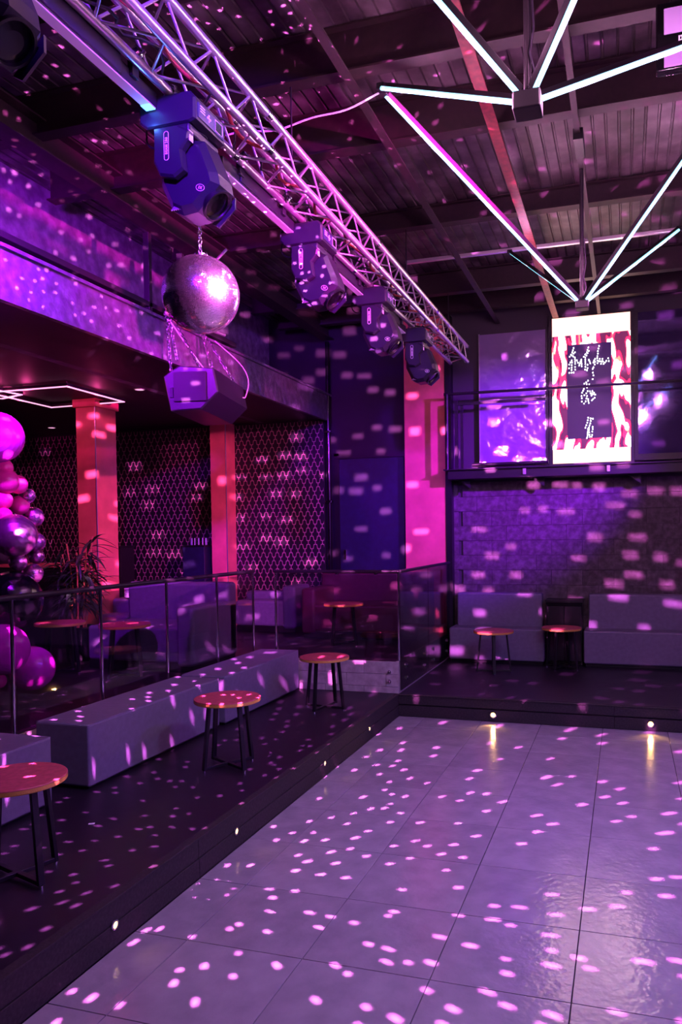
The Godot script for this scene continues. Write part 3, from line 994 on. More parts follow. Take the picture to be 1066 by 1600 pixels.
func moving_head() -> Node3D:
	var t := thing("moving_head", "moving head", "stage lamp", Vector3.ZERO, 0.0, "moving heads under the truss")
	# origin at the underside of the truss; x right, z towards the dance floor's near side
	var base := obj("base", prism(PackedVector2Array([Vector2(-0.20, -0.06), Vector2(-0.17, -0.015), Vector2(0.09, -0.015), Vector2(0.12, -0.05), Vector2(0.12, -0.155), Vector2(0.09, -0.165), Vector2(-0.16, -0.165), Vector2(-0.20, -0.13)]), 0.30, 0.012), M.fixture, t)
	var panel := obj("control_panel", rbox(0.008, 0.075, 0.25, 0.003), mat(Color(0.16, 0.18, 0.30), 0.3), base, Vector3(0.121, -0.103, 0))
	panel.name = "control_panel"
	obj("display", rbox(0.006, 0.05, 0.06, 0.002), M.black_gloss, base, Vector3(0.125, -0.103, -0.07))
	obj("display_rim", sweep([Vector3(0.127, -0.075, -0.035), Vector3(0.127, -0.075, -0.105), Vector3(0.127, -0.131, -0.105), Vector3(0.127, -0.131, -0.035)], 0.0022, 5, true), M.white_print, base)
	for q in [[0.0, 0.026], [0.014, 0.026], [-0.014, 0.026], [0.0, 0.012], [0.0, 0.040]]:
		obj("button", rbox(0.006, 0.010, 0.010, 0.002), M.white_print, base, Vector3(0.126, -0.103 + q[0], q[1]))
	for k in 3:
		obj("print_line", bm(0.003, 0.005, 0.045), M.white_print, base, Vector3(0.1255, -0.078 - 0.013 * k, 0.085))
	for s in [-1.0, 1.0]:
		obj("clamp", sweep([Vector3(-0.055, -0.01, s * 0.09), Vector3(-0.09, 0.0, s * 0.09), Vector3(-0.085, 0.05, s * 0.09), Vector3(-0.055, 0.06, s * 0.09), Vector3(-0.025, 0.05, s * 0.09), Vector3(-0.02, 0.0, s * 0.09)], 0.010, 6), M.chrome, t)
	obj("pan_collar", rod(0.09, 0.03, 24), M.black, t, Vector3(0, -0.158, 0))
	# yoke: crossbar and two arms
	var yk := obj("yoke", rbox(0.17, 0.05, 0.29, 0.015, 2), M.fixture, t, Vector3(0, -0.19, 0))
	var armp := PackedVector2Array([Vector2(-0.11, -0.175), Vector2(0.02, -0.175), Vector2(0.09, -0.215), Vector2(0.085, -0.25), Vector2(0.045, -0.30), Vector2(0.055, -0.40), Vector2(0.0, -0.43), Vector2(-0.08, -0.41), Vector2(-0.115, -0.34)])
	var arm := prism(armp, 0.055, 0.012)
	for s in [-1.0, 1.0]:
		var a := obj("arm", arm, M.fixture, yk, Vector3(0, 0.19, s * 0.135))
		if s > 0:
			# printed BEAM 280 in a rounded outline
			var ring := []
			for k in 24:
				var ang := TAU * k / 24
				ring.append(Vector3(-0.035 + 0.013 * cos(ang), -0.275 + 0.012 * sin(ang) + (0.058 if sin(ang) >= 0.0 else -0.058), 0.164))
			obj("label_outline", sweep(ring, 0.0016, 5, true), M.white_print, yk, Vector3(0, 0.19, 0))
			obj("lettering", letters("BEAM 280", 0.013), M.white_print, yk, Vector3(-0.035, -0.275 + 0.19, 0.1635), Basis(Vector3(0, 0, 1), PI / 2))
			obj("sticker", bm(0.003, 0.05, 0.034), M.white_print, yk, Vector3(0.0865, -0.235 + 0.19, 0.133))
	# head: a faceted shell hung between the arms, its lens towards the floor
	var hp := PackedVector2Array([Vector2(-0.12, -0.27), Vector2(-0.125, -0.42), Vector2(-0.06, -0.555), Vector2(0.0, -0.585), Vector2(0.08, -0.578), Vector2(0.205, -0.46), Vector2(0.195, -0.40), Vector2(0.125, -0.235), Vector2(0.0, -0.205)])
	var hd := obj("head", prism(hp, 0.21, 0.035), M.fixture, t)
	var lb := frame_to(Vector3(0.69, -0.72, 0))
	obj("lens_ring", lathe([[0.082, -0.02], [0.085, 0.02], [0.075, 0.02], [0.072, 0.004], [0.0, 0.004]], 28), M.black, hd, Vector3(0.142, -0.519, 0), lb)
	obj("lens", lathe([[0.072, 0.006], [0.04, 0.013], [0.0, 0.015]], 28), M.black_gloss, hd, Vector3(0.142, -0.519, 0), lb)
	obj("shroud", prism(PackedVector2Array([Vector2(0.07, -0.578), Vector2(0.11, -0.60), Vector2(0.205, -0.52), Vector2(0.205, -0.46)]), 0.012, 0.0), M.fixture, hd, Vector3(0, 0, -0.09))
	for k in 6:
		obj("vent_slat", rbox(0.008, 0.045, 0.006, 0.002), M.alu, hd, Vector3(-0.045 + 0.013 * k, -0.545, 0.088), Basis(Vector3(0, 0, 1), -0.9))
	obj("badge_ring", sweep_ring(0.024, 0.016), M.white_print, hd, Vector3(0.115, -0.475, 0.105), Basis(Vector3(0, 0, 1), deg_to_rad(-20)))
	obj("badge", letters("EK", 0.014), M.white_print, hd, Vector3(0.115, -0.475, 0.1045), Basis(Vector3(0, 0, 1), deg_to_rad(-20)))
	var cable := []
	for k in 20:
		var a := TAU * k / 19.0
		cable.append(Vector3(-0.25 - 0.055 * cos(a) + 0.05, -0.12 + 0.05 * sin(a) - 0.03 * (1 - cos(a)), 0.05 * sin(a * 0.5)))
	obj("cable_loop", sweep(cable, 0.005, 6), M.rubber, t)
	return t

func sweep_ring(a: float, b: float) -> ArrayMesh:
	var ring := []
	for k in 20:
		ring.append(Vector3(a * cos(TAU * k / 20), b * sin(TAU * k / 20), 0))
	return sweep(ring, 0.0016, 5, true)

func build_ball() -> void:
	# a mirror ball whose shell is pierced between mirrors, with a lamp in its middle: every opening throws one spot into the room
	var t := thing("mirror_ball", "large mirror ball hanging on a chain below the truss", "mirror ball", BALL)
	var shell := new_st()
	var mirrors := new_st()
	var rows := 76
	rng.seed = 3
	for i in rows:
		var lat0 := -PI / 2 + i * PI / rows
		var lat1 := lat0 + PI / rows
		var count := maxi(4, int(TAU * cos((lat0 + lat1) * 0.5) / (PI / rows)))
		var shift := rng.randf() * TAU
		for j in count:
			var lon0 := shift + TAU * j / count
			var lon1 := lon0 + TAU / count
			var mid := dir_of((lat0 + lat1) * 0.5, (lon0 + lon1) * 0.5)
			var reach := reach_in_view(mid)
			var pierced := count > 12 and rng.randf() < DOT_SHARE and reach > 0.0
			var cuts := [[0.0, 1.0, 0.0, 1.0]]
			if pierced:
				var k0 := clampf(reach / 6.5, 0.46, 1.0)
				var w := rng.randf_range(0.38, 0.74) * k0
				var h := rng.randf_range(0.20, 0.36) * k0
				if mid.y < -0.55:
					w = rng.randf_range(0.22, 0.34) * k0
					h = rng.randf_range(0.34, 0.72) * k0
				var u := rng.randf_range(0.03, 0.97 - w)
				var v := rng.randf_range(0.08, 0.92 - h)
				cuts = [[0.0, u, 0.0, 1.0], [u + w, 1.0, 0.0, 1.0], [u, u + w, 0.0, v], [u, u + w, v + h, 1.0]]
			var tilt := Vector3(rng.randf_range(-1, 1), rng.randf_range(-1, 1), rng.randf_range(-1, 1)) * 0.045
			for c in cuts:
				var p := []
				for k in [[c[0], c[2]], [c[1], c[2]], [c[1], c[3]], [c[0], c[3]]]:
					p.append(dir_of(lerpf(lat0, lat1, k[1]), lerpf(lon0, lon1, k[0])))
				# the shell's rows overlap a little, so that no light slips out between them
				var v0: float = c[2] - (0.07 if c[2] == 0.0 else 0.0)
				var v1: float = c[3] + (0.07 if c[3] == 1.0 else 0.0)
				var inner := []
				for k in [[c[0], v0], [c[1], v0], [c[1], v1], [c[0], v1]]:
					inner.append(dir_of(lerpf(lat0, lat1, k[1]), lerpf(lon0, lon1, k[0])) * (BALL_R - 0.003))
				flat(shell, inner, mid)
				if pierced:
					var face := []
					for q in p:
						face.append(q * (BALL_R - 0.0005))
					flat(mirrors, face, mid)
			if not pierced:
				var n := (mid + tilt).normalized()
				var e := Vector3(-sin((lon0 + lon1) * 0.5), 0, cos((lon0 + lon1) * 0.5))
				e = (e - n * e.dot(n)).normalized()
				var up := n.cross(e)
				var hw := BALL_R * cos((lat0 + lat1) * 0.5) * PI / count * 0.88
				var hh := BALL_R * PI / rows * 0.5 * 0.86
				var c0 := mid * BALL_R
				flat(mirrors, [c0 - e * hw - up * hh, c0 + e * hw - up * hh, c0 + e * hw + up * hh, c0 - e * hw + up * hh], n)
	obj("shell", shell.commit(), M.void_black, t)
	var tiles := obj("mirror_tiles", mirrors.commit(), M.mirror, t)
	tiles.set_meta("kind", "stuff")
	obj("lamp_bulb", ball_mesh(0.0011, 8), glow(Color(1.0, 0.45, 0.95), DOT_ENERGY), t)
	obj("cap", lathe([[0.03, BALL_R - 0.005], [0.03, BALL_R + 0.012], [0.012, BALL_R + 0.02], [0.0, BALL_R + 0.02]], 18), M.chrome, t)
	obj("hook", sweep_ring(0.012, 0.016), M.chrome, t, Vector3(0.03, BALL_R + 0.004, 0))
	obj("chain", chain_mesh(Vector3(0, BALL_R + 0.015, 0), Vector3(0, 4.165 - BALL.y, 0), 0.034, 0.0036), M.chrome, t)

const DOT_ENERGY := 2.0e8
const DOT_SHARE := 0.46

func dir_of(lat: float, lon: float) -> Vector3:
	return Vector3(cos(lat) * cos(lon), sin(lat), cos(lat) * sin(lon))

func build_stars() -> void:
	var n0 := Vector3(-1.22, 4.72, -1.51)
	var nr := Vector3(1.05, 4.72, -1.51)
	var fl := Vector3(-0.868, 4.735, -4.57)
	var fr := Vector3(0.71, 4.735, -4.50)
	var a2 := Vector3(-0.091, 3.702, -3.0)
	var a1 := Vector3(-0.174, 3.80, -0.23)
	star("tube_star", a2, [n0, nr, fl, fr], 0.012, "star of white tube lights over the far half of the dance floor")
	star("tube_star", a1, [n0 + Vector3(0, 0.0, 0.06), nr + Vector3(0, 0, 0.06), Vector3(-1.2, 4.74, 0.9), Vector3(0.75, 4.74, 1.0)], 0.03, "star of white tube lights with a dark box at its tip")
	var pts := []
	for k in 24:
		var f := k / 23.0
		pts.append(Vector3(-2.4, 4.70, -1.62).lerp(n0, f) + Vector3(0, -0.05 * sin(PI * f) + 0.012 * sin(f * 14), 0))
	tag(obj("white_cable", sweep(pts, 0.006, 6), M.white_print), "white cable slung from the roof beam to the star corner", "cable")

func star(called: String, tip: Vector3, corners: Array, box: float, label: String) -> void:
	var t := thing(called, label, "tube light", tip, 0.0, "")
	obj("hub", rbox(0.09 + box, 0.05 + box, 0.09 + box, 0.008), M.black, t, Vector3(0, -0.012, 0))
	bar_between("drop_pole", Vector3.ZERO, Vector3(0, (4.735 if box < 0.02 else 5.14) - tip.y, 0), 0.016, M.dark_steel, t)
	obj("pole_flex", sweep([Vector3(0.015, 0.03, 0.02), Vector3(0.03, 0.12, 0.02), Vector3(0.012, 0.2, 0.02), Vector3(0.03, 0.3, 0.02), Vector3(0.02, 0.5, 0.02)], 0.005, 6), M.dark_alu, t)
	for c in corners:
		var d: Vector3 = c - tip
		var b := frame_to(d)
		var side := b.x if absf(b.x.y) < absf(b.z.y) else b.z
		# profile upright, diffuser below it
		var down := d.cross(side).normalized()
		if down.y > 0:
			down = -down
		var bs := Basis(side.normalized(), d.normalized(), side.normalized().cross(d.normalized()))
		var l := d.length() - 0.08
		obj("light_profile", rbox(0.026, l, 0.026, 0.003), M.black, t, d * 0.5 + d.normalized() * 0.02 - down * 0.014, bs)
		obj("light_tube", rod(0.0125, l, 14), M.tube_glow, t, d * 0.5 + d.normalized() * 0.02 + down * 0.006, bs)
		for k in 3:
			var p: Vector3 = tip + d * (0.2 + 0.3 * k) + down * 0.07
			omni(p, Color(1.0, 0.66, 0.90), STAR_ENERGY, 0.02)
		obj("corner_clip", rbox(0.05, 0.04, 0.05, 0.005), M.black, t, d)

const STAR_ENERGY := 0.30

func ottoman(called: String, a: Vector3, b: Vector3, label: String) -> void:
	var t := thing(called, label, "ottoman", Vector3((a.x + b.x) / 2, a.y, (a.z + b.z) / 2), 0.0, "ottomans on the low platform")
	var s := (b - a).abs()
	obj("plinth", rbox(s.x - 0.06, 0.04, s.z - 0.06, 0.005), M.black, t, Vector3(0, 0.02, 0))
	obj("cushion_block", rbox(s.x, s.y - 0.02, s.z, 0.018, 3), M.leather, t, Vector3(0, 0.02 + (s.y - 0.02) / 2, 0))
	var y := s.y - 0.006
	var hx := s.x / 2 - 0.008
	var hz := s.z / 2 - 0.008
	obj("piping", sweep([Vector3(-hx, y, -hz), Vector3(hx, y, -hz), Vector3(hx, y, hz), Vector3(-hx, y, hz)], 0.006, 6, true), M.leather, t)

func round_table() -> Node3D:
	var t := thing("round_table", "round table", "table", Vector3.ZERO, 0.0, "small round tables")
	obj("table_top", lathe([[0.0, 0.488], [0.235, 0.488], [0.235, 0.489]], 40), M.table_edge, t)
	var top := obj("top_face", lathe([[0.243, 0.512], [0.243, 0.516], [0.240, 0.519], [0.0, 0.519]], 48), M.table_top, t)
	obj("edge_band", lathe([[0.235, 0.488], [0.241, 0.490], [0.243, 0.494], [0.243, 0.512]], 48), M.table_edge, top)
	for k in 4:
		var a := TAU * k / 4 + 0.5
		var d := Vector3(cos(a), 0, sin(a))
		var lo := d * 0.205 + Vector3.UP * 0.018
		var hi := d * 0.155 + Vector3.UP * 0.488
		var bs := frame_to(hi - lo)
		bs = Basis(d.cross(Vector3.UP), bs.y, d.cross(Vector3.UP).cross(bs.y))
		obj("leg", rbox(0.034, (hi - lo).length(), 0.022, 0.003), M.black, t, (hi + lo) * 0.5, bs)
		obj("foot_glide", rod(0.011, 0.018, 10), M.chrome, t, d * 0.205 + Vector3.UP * 0.009)
	for k in 2:
		var a := TAU * k / 4 + 0.5
		obj("cross_bar", rbox(0.40, 0.022, 0.03, 0.003), M.black, t, Vector3(0, 0.029 + 0.001 * k, 0), Basis(Vector3.UP, -a))
	return t

func bench(at: Vector3, w: float, label: String) -> void:
	# a padded bench facing +z: plinth, seat, back
	var t := thing("wall_bench", label, "bench", at, 0.0, "padded benches along the far wall")
	obj("plinth", rbox(w - 0.04, 0.04, 0.40, 0.004), M.black, t, Vector3(0, 0.02, 0.22))
	obj("seat", rbox(w, 0.42, 0.46, 0.025, 3), M.leather, t, Vector3(0, 0.25, 0.23))
	obj("backrest", rbox(w - 0.10, 0.46, 0.17, 0.025, 3), M.leather, t, Vector3(0, 0.67, 0.085))

func build_seating() -> void:
	ottoman("ottoman", Vector3(-3.68, 0.23, -1.12), Vector3(-3.24, 0.675, -2.86), "long grey leather ottoman behind the round table nearest the riser lights")
	ottoman("ottoman", Vector3(-3.68, 0.23, -2.93), Vector3(-3.22, 0.675, -4.55), "long grey leather ottoman before the pale tiled deck front")
	ottoman("ottoman", Vector3(-3.70, 0.23, 0.9), Vector3(-3.28, 0.675, -0.82), "grey leather ottoman cut off behind the first table")
	bench(Vector3(-1.40, 0.23, -7.19), 1.24, "grey padded wall bench between the glass screen and the dark gap")
	bench(Vector3(0.93, 0.23, -7.19), 2.44, "long grey padded wall bench under the second mirror panel")
	var cab := thing("low_cabinet", "black low cabinet between the two wall benches", "cabinet", Vector3(-0.535, 0.23, -7.02))
	obj("body", rbox(0.46, 0.80, 0.34, 0.006), M.black_gloss, cab, Vector3(0, 0.40, 0))
	obj("top_board", rbox(0.48, 0.03, 0.36, 0.004), M.black, cab, Vector3(0, 0.815, 0))
	obj("door_panel", rbox(0.21, 0.70, 0.012, 0.003), M.black, cab, Vector3(-0.108, 0.40, 0.172))
	obj("door_panel", rbox(0.21, 0.70, 0.012, 0.003), M.black, cab, Vector3(0.108, 0.40, 0.172))
	var t0 := round_table()
	t0.position = Vector3(-2.59, 0.23, -1.84)
	t0.set_meta("label", "round copper-topped table with black crossed legs beside the first two ottomans")
	dup(t0, "round_table", Vector3(-2.60, 0.23, -3.77), 0.35, "round copper-topped table before the pale tiled deck front")
	dup(t0, "round_table", Vector3(-2.70, 0.23, 0.10), 0.2, "round copper-topped table before the cut-off ottoman")
	dup(t0, "round_table", Vector3(-1.32, 0.23, -6.08), 0.7, "round table before the wall bench beside the glass screen")
	dup(t0, "round_table", Vector3(-0.545, 0.23, -6.55), 0.15, "round table before the dark gap between the wall benches")
	dup(t0, "round_table", Vector3(-4.45, 0.575, -3.18), 0.3, "round table on the deck before the violet sofa")
	dup(t0, "round_table", Vector3(-5.23, 0.575, -3.2), 0.6, "round table on the deck beside the balloons and bamboo")
	dup(t0, "round_table", Vector3(-3.10, 0.575, -5.65), 0.1, "round table on the deck before the wine-red sofa")

func sofa(at: Vector3, turn: float, w: float, m: Material, label: String, arms := 3, depth := 0.85, back := 0.86) -> Node3D:
	# faces +z, origin at the middle of its back edge on the floor
	var t := thing("sofa", label, "sofa", at, turn, "lounge sofas")
	obj("base", rbox(w - 0.04, 0.10, depth - 0.06, 0.01), M.black, t, Vector3(0, 0.05, depth / 2))
	obj("seat", rbox(w - 0.02, 0.36, depth - 0.12, 0.04, 3), m, t, Vector3(0, 0.27, depth / 2 + 0.04))
	obj("backrest", rbox(w, back - 0.08, 0.20, 0.045, 3), m, t, Vector3(0, 0.08 + (back - 0.08) / 2, 0.10))
	if arms & 1:
		obj("armrest", rbox(0.20, 0.60, depth, 0.045, 3), m, t, Vector3(-w / 2 + 0.10, 0.36, depth / 2))
	if arms & 2:
		obj("armrest", rbox(0.20, 0.60, depth, 0.045, 3), m, t, Vector3(w / 2 - 0.10, 0.36, depth / 2))
	return t

func build_lounge() -> void:
	var violet: Material = M.leather
	sofa(Vector3(-4.52, 0.575, -4.40), 0.0, 1.28, violet, "violet-grey sofa with a tall back behind the glass railing", 2, 0.92)
	sofa(Vector3(-5.58, 0.575, -4.95), 0.0, 0.42, violet, "low grey side sofa holding a stack of white bowls", 0, 0.5, 0.62)
	sofa(Vector3(-4.62, 0.575, -7.08), 0.0, 0.95, violet, "grey sofa under the trellis paper beside the black wall", 2, 0.55, 0.56)
	sofa(Vector3(-3.08, 0.575, -7.02), 0.0, 1.6, M.leather_wine, "wine-red sofa behind the front glass with the door at its back", 3, 0.9, 0.84)
	# bowls
	for k in 5:
		var bw := tag(obj("white_bowl", lathe([[0.05, 0.0], [0.115, 0.012], [0.122, 0.03], [0.116, 0.03], [0.05, 0.010], [0.0, 0.010]], 28), M.ceramic, null, Vector3(-5.52, 1.197 + 0.022 * k, -4.84)), "white bowl in the stack on the low side sofa", "bowl", "stack of white bowls")
		bw.set_meta("group", "stack of white bowls")
	# black stands on the deck
	var b1 := thing("black_stand", "tall black stand against the trellis paper behind the column and bamboo", "stand", Vector3(-7.27, 0.575, -6.9))
	obj("body", rbox(0.32, 1.20, 0.34, 0.006), M.soot, b1, Vector3(0, 0.61, 0))
	obj("top_board", rbox(0.34, 0.025, 0.36, 0.004), M.black, b1, Vector3(0, 1.22, 0))
	var b2 := thing("black_stand", "tall black stand with a clear jar beside the wall column", "stand", Vector3(-5.85, 0.575, -6.9))
	obj("body", rbox(0.36, 1.20, 0.34, 0.006), M.navy, b2, Vector3(0, 0.61, 0))
	obj("top_board", rbox(0.38, 0.025, 0.36, 0.004), M.black, b2, Vector3(0, 1.22, 0))
	var jar := thing("glass_jar", "ribbed clear jar standing on the black stand", "jar", Vector3(-5.81, 1.808, -6.82))
	obj("jar_body", lathe([[0.09, 0.0], [0.11, 0.01], [0.115, 0.10], [0.12, 0.115], [0.112, 0.115], [0.105, 0.10], [0.10, 0.012], [0.0, 0.012]], 20), M.glass, jar)
	for k in 12:
		var a := TAU * k / 12
		obj("rib", rod(0.006, 0.10, 6), M.ceramic, jar, Vector3(cos(a) * 0.113, 0.055, sin(a) * 0.113))
	# dark counter behind the balloons
	var ct := thing("bar_counter", "dark counter with a red lit top edge behind the balloons", "counter", Vector3(-6.80, 0.575, -4.9))
	obj("body", rbox(1.2, 1.0, 0.5, 0.01), M.soot, ct, Vector3(0, 0.5, 0))
	obj("counter_top", rbox(1.25, 0.04, 0.56, 0.008), M.salmon, ct, Vector3(0, 1.02, 0))
	bamboo(Vector3(-5.60, 0.575, -3.95))
	# loudspeaker on chains
	var sp := thing("hanging_speaker", "black hexagonal loudspeaker hanging on chains under the fascia", "loudspeaker", Vector3(-3.58, 3.27, -3.32))
	var bs := Basis(Vector3.UP, deg_to_rad(-62)) * Basis(Vector3(0, 0, 1), deg_to_rad(0))
	obj("cabinet", prism(PackedVector2Array([Vector2(-0.24, 0.10), Vector2(-0.10, 0.19), Vector2(0.22, 0.16), Vector2(0.26, -0.05), Vector2(0.10, -0.20), Vector2(-0.18, -0.21)]), 0.95, 0.012), M.fixture, sp, Vector3.ZERO, Basis(Vector3.UP, deg_to_rad(12)))
	obj("grille", rbox(0.30, 0.26, 0.012, 0.004), M.soot, sp, Vector3(0.11, 0.0, 0.478), Basis(Vector3.UP, deg_to_rad(12)))
	obj("handle", rbox(0.03, 0.09, 0.02, 0.005), M.rubber, sp, Vector3(-0.06, -0.05, 0.50), Basis(Vector3.UP, deg_to_rad(12)))
	for q in [[Vector3(-0.14, 0.17, 0.38), Vector3(-0.20, 0.68, 0.35)], [Vector3(0.12, 0.17, 0.30), Vector3(-0.20, 0.68, 0.22)], [Vector3(0.05, 0.17, -0.12), Vector3(-0.2, 0.68, -0.25)], [Vector3(0.10, 0.16, -0.40), Vector3(-0.2, 0.68, -0.32)], [Vector3(-0.16, 0.30, 0.25), Vector3(-0.2, 0.68, 0.30)], [Vector3(-0.14, 0.30, -0.35), Vector3(-0.2, 0.66, -0.3)]]:
		obj("chain", chain_mesh(q[0], q[1], 0.045, 0.0045), M.chrome, sp)
	var cab := []
	for k in 26:
		var f := k / 25.0
		cab.append(Vector3(-0.2, 0.66, 0.30).lerp(Vector3(0.16, 0.05, -0.46), f) + Vector3(0.08 * sin(PI * f), -0.22 * sin(PI * f), 0))
	for k in 14:
		var f := k / 13.0
		cab.append(Vector3(0.16 + 0.06 * sin(PI * f), 0.05, -0.46).lerp(Vector3(-0.2, 0.66, -0.52), f) + Vector3(0.10 * sin(PI * f), 0, -0.06 * sin(PI * f)))
	obj("speaker_cable", sweep(cab, 0.0055, 6), M.white_print, sp)
	# hung device at the frame's corner
	var hv := thing("hanging_screen", "black framed screen with a pale panel and small lettering hanging above the tube lights", "screen", Vector3(0.62, 4.56, -1.25))
	obj("frame", rbox(0.46, 0.36, 0.06, 0.01), M.black_gloss, hv)
	obj("pale_panel", rbox(0.38, 0.135, 0.008, 0.003), mat(Color(0.8, 0.7, 0.9), 0.35), hv, Vector3(0, 0.075, 0.031))
	obj("lower_panel", rbox(0.38, 0.10, 0.008, 0.003), mat(Color(0.62, 0.52, 0.72), 0.35), hv, Vector3(0, -0.115, 0.031))
	obj("lettering", letters("pi", 0.035), M.white_print, hv, Vector3(-0.10, -0.02, 0.031))
	for x in [-0.15, 0.15]:
		obj("hanger", rod(0.008, 0.12, 8), M.dark_steel, hv, Vector3(x, 0.24, 0))

func bamboo(at: Vector3) -> void:
	var t := thing("bamboo_plant", "leafy bamboo plant with tan canes before the salmon column", "plant", at)
	rng.seed = 14
	obj("pot", lathe([[0.0, 0.0], [0.14, 0.0], [0.18, 0.36], [0.19, 0.38], [0.17, 0.38], [0.16, 0.34], [0.0, 0.34]], 28), M.black_gloss, t)
	var st := new_st()
	for q in [[0.0, 0.5, 0.02, 0.012], [0.28, 0.62, 0.06, 0.014], [0.7, 0.35, 0.16, 0.0]]:
		pass
	# a leaf: a folded narrow blade, drooping
	var l0 := []
	for k in 6:
		var f := k / 5.0
		l0.append([0.2 * f, -0.09 * f * f, 0.016 * sin(PI * minf(1.0, f * 0.9 + 0.08))])
	for k in 5:
		var a = l0[k]
		var b = l0[k + 1]
		for s in [-1.0, 1.0]:
			flat(st, [Vector3(a[0], a[1], 0), Vector3(b[0], b[1], 0), Vector3(b[0], b[1] + absf(b[2]) * 0.35, s * b[2]), Vector3(a[0], a[1] + absf(a[2]) * 0.35, s * a[2])], Vector3.UP)
	var leaf := st.commit()
	for k in 9:
		var a := TAU * k / 9.0 + rng.randf() * 0.4
		var r := rng.randf_range(0.02, 0.11)
		var foot := Vector3(cos(a) * r, 0.34, sin(a) * r)
		var tip := foot + Vector3(cos(a) * rng.randf_range(0.02, 0.10), rng.randf_range(0.6, 1.15), sin(a) * rng.randf_range(0.02, 0.10))
		var pts := []
		for i in 7:
			var f := i / 6.0
			pts.append(foot.lerp(tip, f) + Vector3(cos(a), 0, sin(a)) * 0.05 * f * f)
		var cane := obj("cane", sweep(pts, 0.009, 7), M.cane, t)
		for i in 30:
			var f := rng.randf_range(0.3, 1.0)
			var p: Vector3 = foot.lerp(tip, f) + Vector3(cos(a), 0, sin(a)) * 0.05 * f * f
			var yaw := rng.randf() * TAU
			var b := Basis(Vector3.UP, yaw) * Basis(Vector3(0, 0, 1), rng.randf_range(-0.5, 0.75))
			obj("leaf", leaf, M.leaf, cane, p, b.scaled(Vector3.ONE * rng.randf_range(0.9, 1.6)))

func build_balloons() -> void:
	var list := [
		[-4, 683, 40, "magenta", "big glossy magenta balloon at the top of the garland"],
		[5, 731, 15, "pink", "small pink balloon under the big magenta balloon"],
		[9, 752, 20, "pink", "mid-sized pink balloon in the upper bunch"],
		[28, 757, 15, "pink", "pink balloon on the outside of the upper bunch"],
		[4, 782, 15, "pink", "small pink balloon inside the pink bunch"],
		[31, 789, 15, "pink", "pink balloon touching the mauve chrome balloons"],
		[6, 806, 13, "pink", "small pink balloon above the big chrome balloon"],
		[43, 775, 12, "chrome_mauve", "small mauve chrome balloon beside the pink bunch"],
		[52, 808, 16, "chrome_mauve", "mauve chrome balloon above the big chrome one"],
		[23, 837, 34, "chrome_mauve", "big mauve chrome balloon in the middle of the garland"],
		[56, 847, 15, "chrome_mauve", "mauve chrome balloon at the outer side of the big chrome one"],
		[57, 869, 12, "chrome_mauve", "small mauve chrome balloon with its neck showing"],
		[28, 878, 14, "chrome_mauve", "mauve chrome balloon tucked under the big chrome one"],
		[51, 896, 16, "chrome_mauve", "mauve chrome balloon resting on the black balloon"],
		[18, 938, 47, "black_gloss", "big glossy black balloon in the garland"],
		[5, 1015, 40, "magenta", "magenta balloon low in the garland behind the railing post"],
		[50, 1044, 35, "magenta", "magenta balloon lying on the deck at the garland foot"],
		[-2, 1064, 12, "pink", "small pink balloon between the two low magenta ones"],
	]
	rng.seed = 8
	for k in list.size():
		var q = list[k]
		var x: float = -4.50 - 0.05 * (k % 3)
		if q[2] < 20:
			x -= 0.08
		var p := at_x(q[0], q[1], x)
		var r: float = q[2] * (p - EYE).dot(-cam_basis.z) / F * 0.985
		var t := thing("balloon", q[4], "balloon", p, 0.0, "balloon garland")
		var d := Vector3(rng.randf_range(-1, -0.3), rng.randf_range(-0.6, 0.6), rng.randf_range(-1, -0.2)).normalized()
		var b := frame_to(d)
		var prof := []
		for i in 17:
			var a := -PI / 2 + PI * i / 16
			var yy := sin(a) * r
			prof.append([cos(a) * r, yy * (1.0 if yy < 0 else 1.08)])
		obj("skin", lathe(prof, 32), M[q[3]], t, Vector3.ZERO, b)
		obj("knot", lathe([[r * 0.05, r * 1.07], [r * 0.03, r * 1.12], [r * 0.08, r * 1.18], [0.0, r * 1.18]], 12), M[q[3]], t, Vector3.ZERO, b)

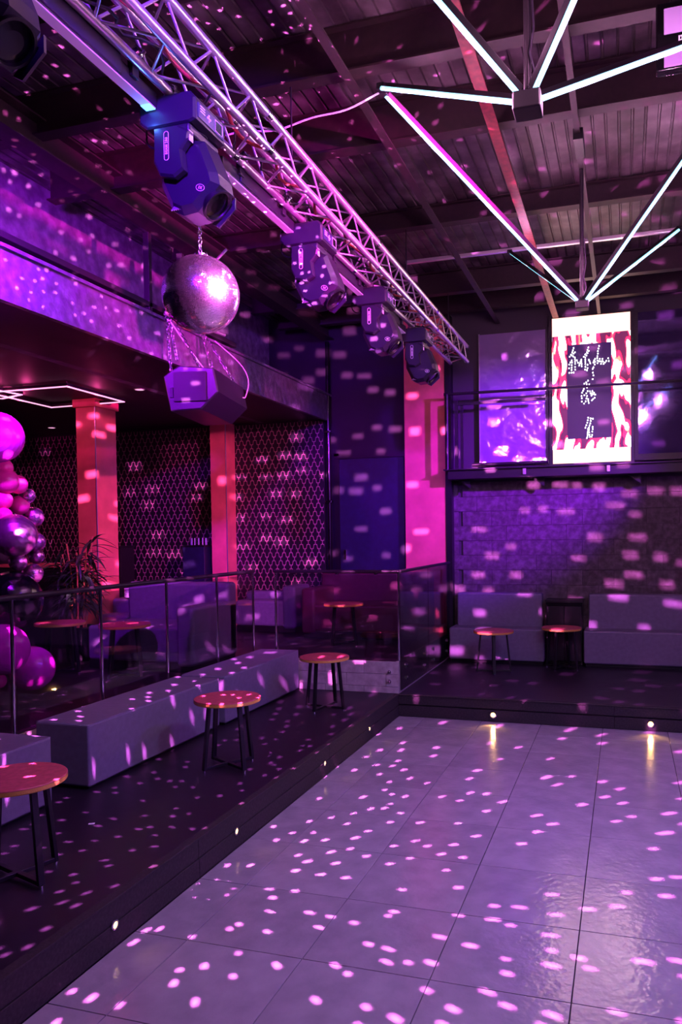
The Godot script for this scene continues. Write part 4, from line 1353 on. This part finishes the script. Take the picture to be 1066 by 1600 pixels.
func build_small_lights() -> void:
	# round lights in the risers
	for q in [[179, 1461, "in the riser below the table before the cut-off ottoman"], [369, 1311, "in the riser midway along the first long ottoman"], [507, 1203, "in the riser beside the crossed-leg table"], [577, 1150, "in the riser nearest the corner where the platforms meet"]]:
		var p := at_x(q[0], q[1], -2.088)
		step_light(Vector3(-2.088, 0.112, p.z), Vector3(1, 0, 0), "small round step light " + q[2], 0.014)
	for q in [[771, 1121, "before the table at the glass screen"], [1017, 1133, "before the longer wall bench"]]:
		var p := at_z(q[0], q[1], -4.578)
		step_light(Vector3(p.x, 0.075, -4.578), Vector3(0, 0, 1), "bright warm step light in the far riser " + q[2], 0.25, 1.5)
	# square frames of light under the lounge ceiling
	var f1 := [Vector3(-5.43, 3.55, -3.62), Vector3(-5.46, 3.55, -4.62), Vector3(-6.51, 3.55, -4.64), Vector3(-6.46, 3.55, -3.60)]
	var f2 := [Vector3(-6.22, 3.55, -3.83), Vector3(-6.60, 3.55, -3.95), Vector3(-7.3, 3.55, -3.3), Vector3(-6.3, 3.55, -3.2)]
	for q in [[f1, "rose square of light under the lounge ceiling beside the column"], [f2, "rose square of light crossing the corner of the first above the balloons"]]:
		var pts: Array = q[0]
		var mid: Vector3 = (pts[0] + pts[2]) * 0.5
		var t := thing("ceiling_light_frame", q[1], "ceiling light", mid)
		for i in 4:
			var a: Vector3 = pts[i] - mid
			var b: Vector3 = pts[(i + 1) % 4] - mid
			var bs := frame_to(b - a)
			obj("light_profile", rbox(0.03, a.distance_to(b) + 0.03, 0.03, 0.002), M.black, t, (a + b) * 0.5 + Vector3.UP * 0.014, bs)
			obj("light_strip", rbox(0.026, a.distance_to(b) + 0.026, 0.01, 0.002), M.rose_glow, t, (a + b) * 0.5 + Vector3.DOWN * 0.006, Basis(Vector3.UP.cross(bs.y), bs.y, Vector3.UP.cross(bs.y).cross(bs.y)))
			bar_between("hanger", a + Vector3.UP * 0.02, a + Vector3.UP * 0.05, 0.004, M.black, t, 6)
			omni((pts[i] + pts[(i + 1) % 4]) * 0.5 + Vector3.DOWN * 0.04, Color(1.0, 0.28, 0.62), FRAME_ENERGY, 0.03)
	tag(obj("paper_scrap", bm(0.035, 0.002, 0.022), M.white_print, null, Vector3(-2.83, 0.2315, -0.62), Basis(Vector3.UP, 0.5)), "tiny white paper scrap lying on the black platform", "paper")
	for p in [[Vector3(-4.99, 3.598, -4.27), "recessed downlight in the low ceiling above the violet sofa"], [Vector3(-8.0, 3.598, -6.36), "recessed downlight in the low ceiling behind the balloons"]]:
		var t := thing("downlight", p[1], "ceiling light", p[0])
		obj("rim", lathe([[0.05, -0.006], [0.06, -0.004], [0.06, 0.0]], 20), M.alu, t)
		obj("lamp_face", lathe([[0.0, -0.004], [0.05, -0.004]], 20), M.rose_glow, t)
		spot(p[0] + Vector3.DOWN * 0.02, p[0] + Vector3.DOWN, Color(1.0, 0.3, 0.55), 0.8, 50.0, 1.0, 0.04)

const FRAME_ENERGY := 0.05

func step_light(at: Vector3, n: Vector3, label: String, e: float, k := 1.0) -> void:
	var t := thing("step_light", label, "step light", at, 0.0, "round step lights in the risers")
	var b := frame_to(n).scaled(Vector3.ONE * k)
	obj("rim", lathe([[0.0, 0.0], [0.024, 0.0], [0.024, 0.006], [0.017, 0.008], [0.015, 0.004]], 20), M.chrome, t, Vector3.ZERO, b)
	obj("lamp_face", lathe([[0.015, 0.005], [0.009, 0.009], [0.0, 0.010]], 16), M.warm_glow, t, Vector3.ZERO, b)
	spot(at + n * 0.025, at + n, Color(1.0, 0.72, 0.38), e, 50.0, 0.6, 0.012, "step_beam")
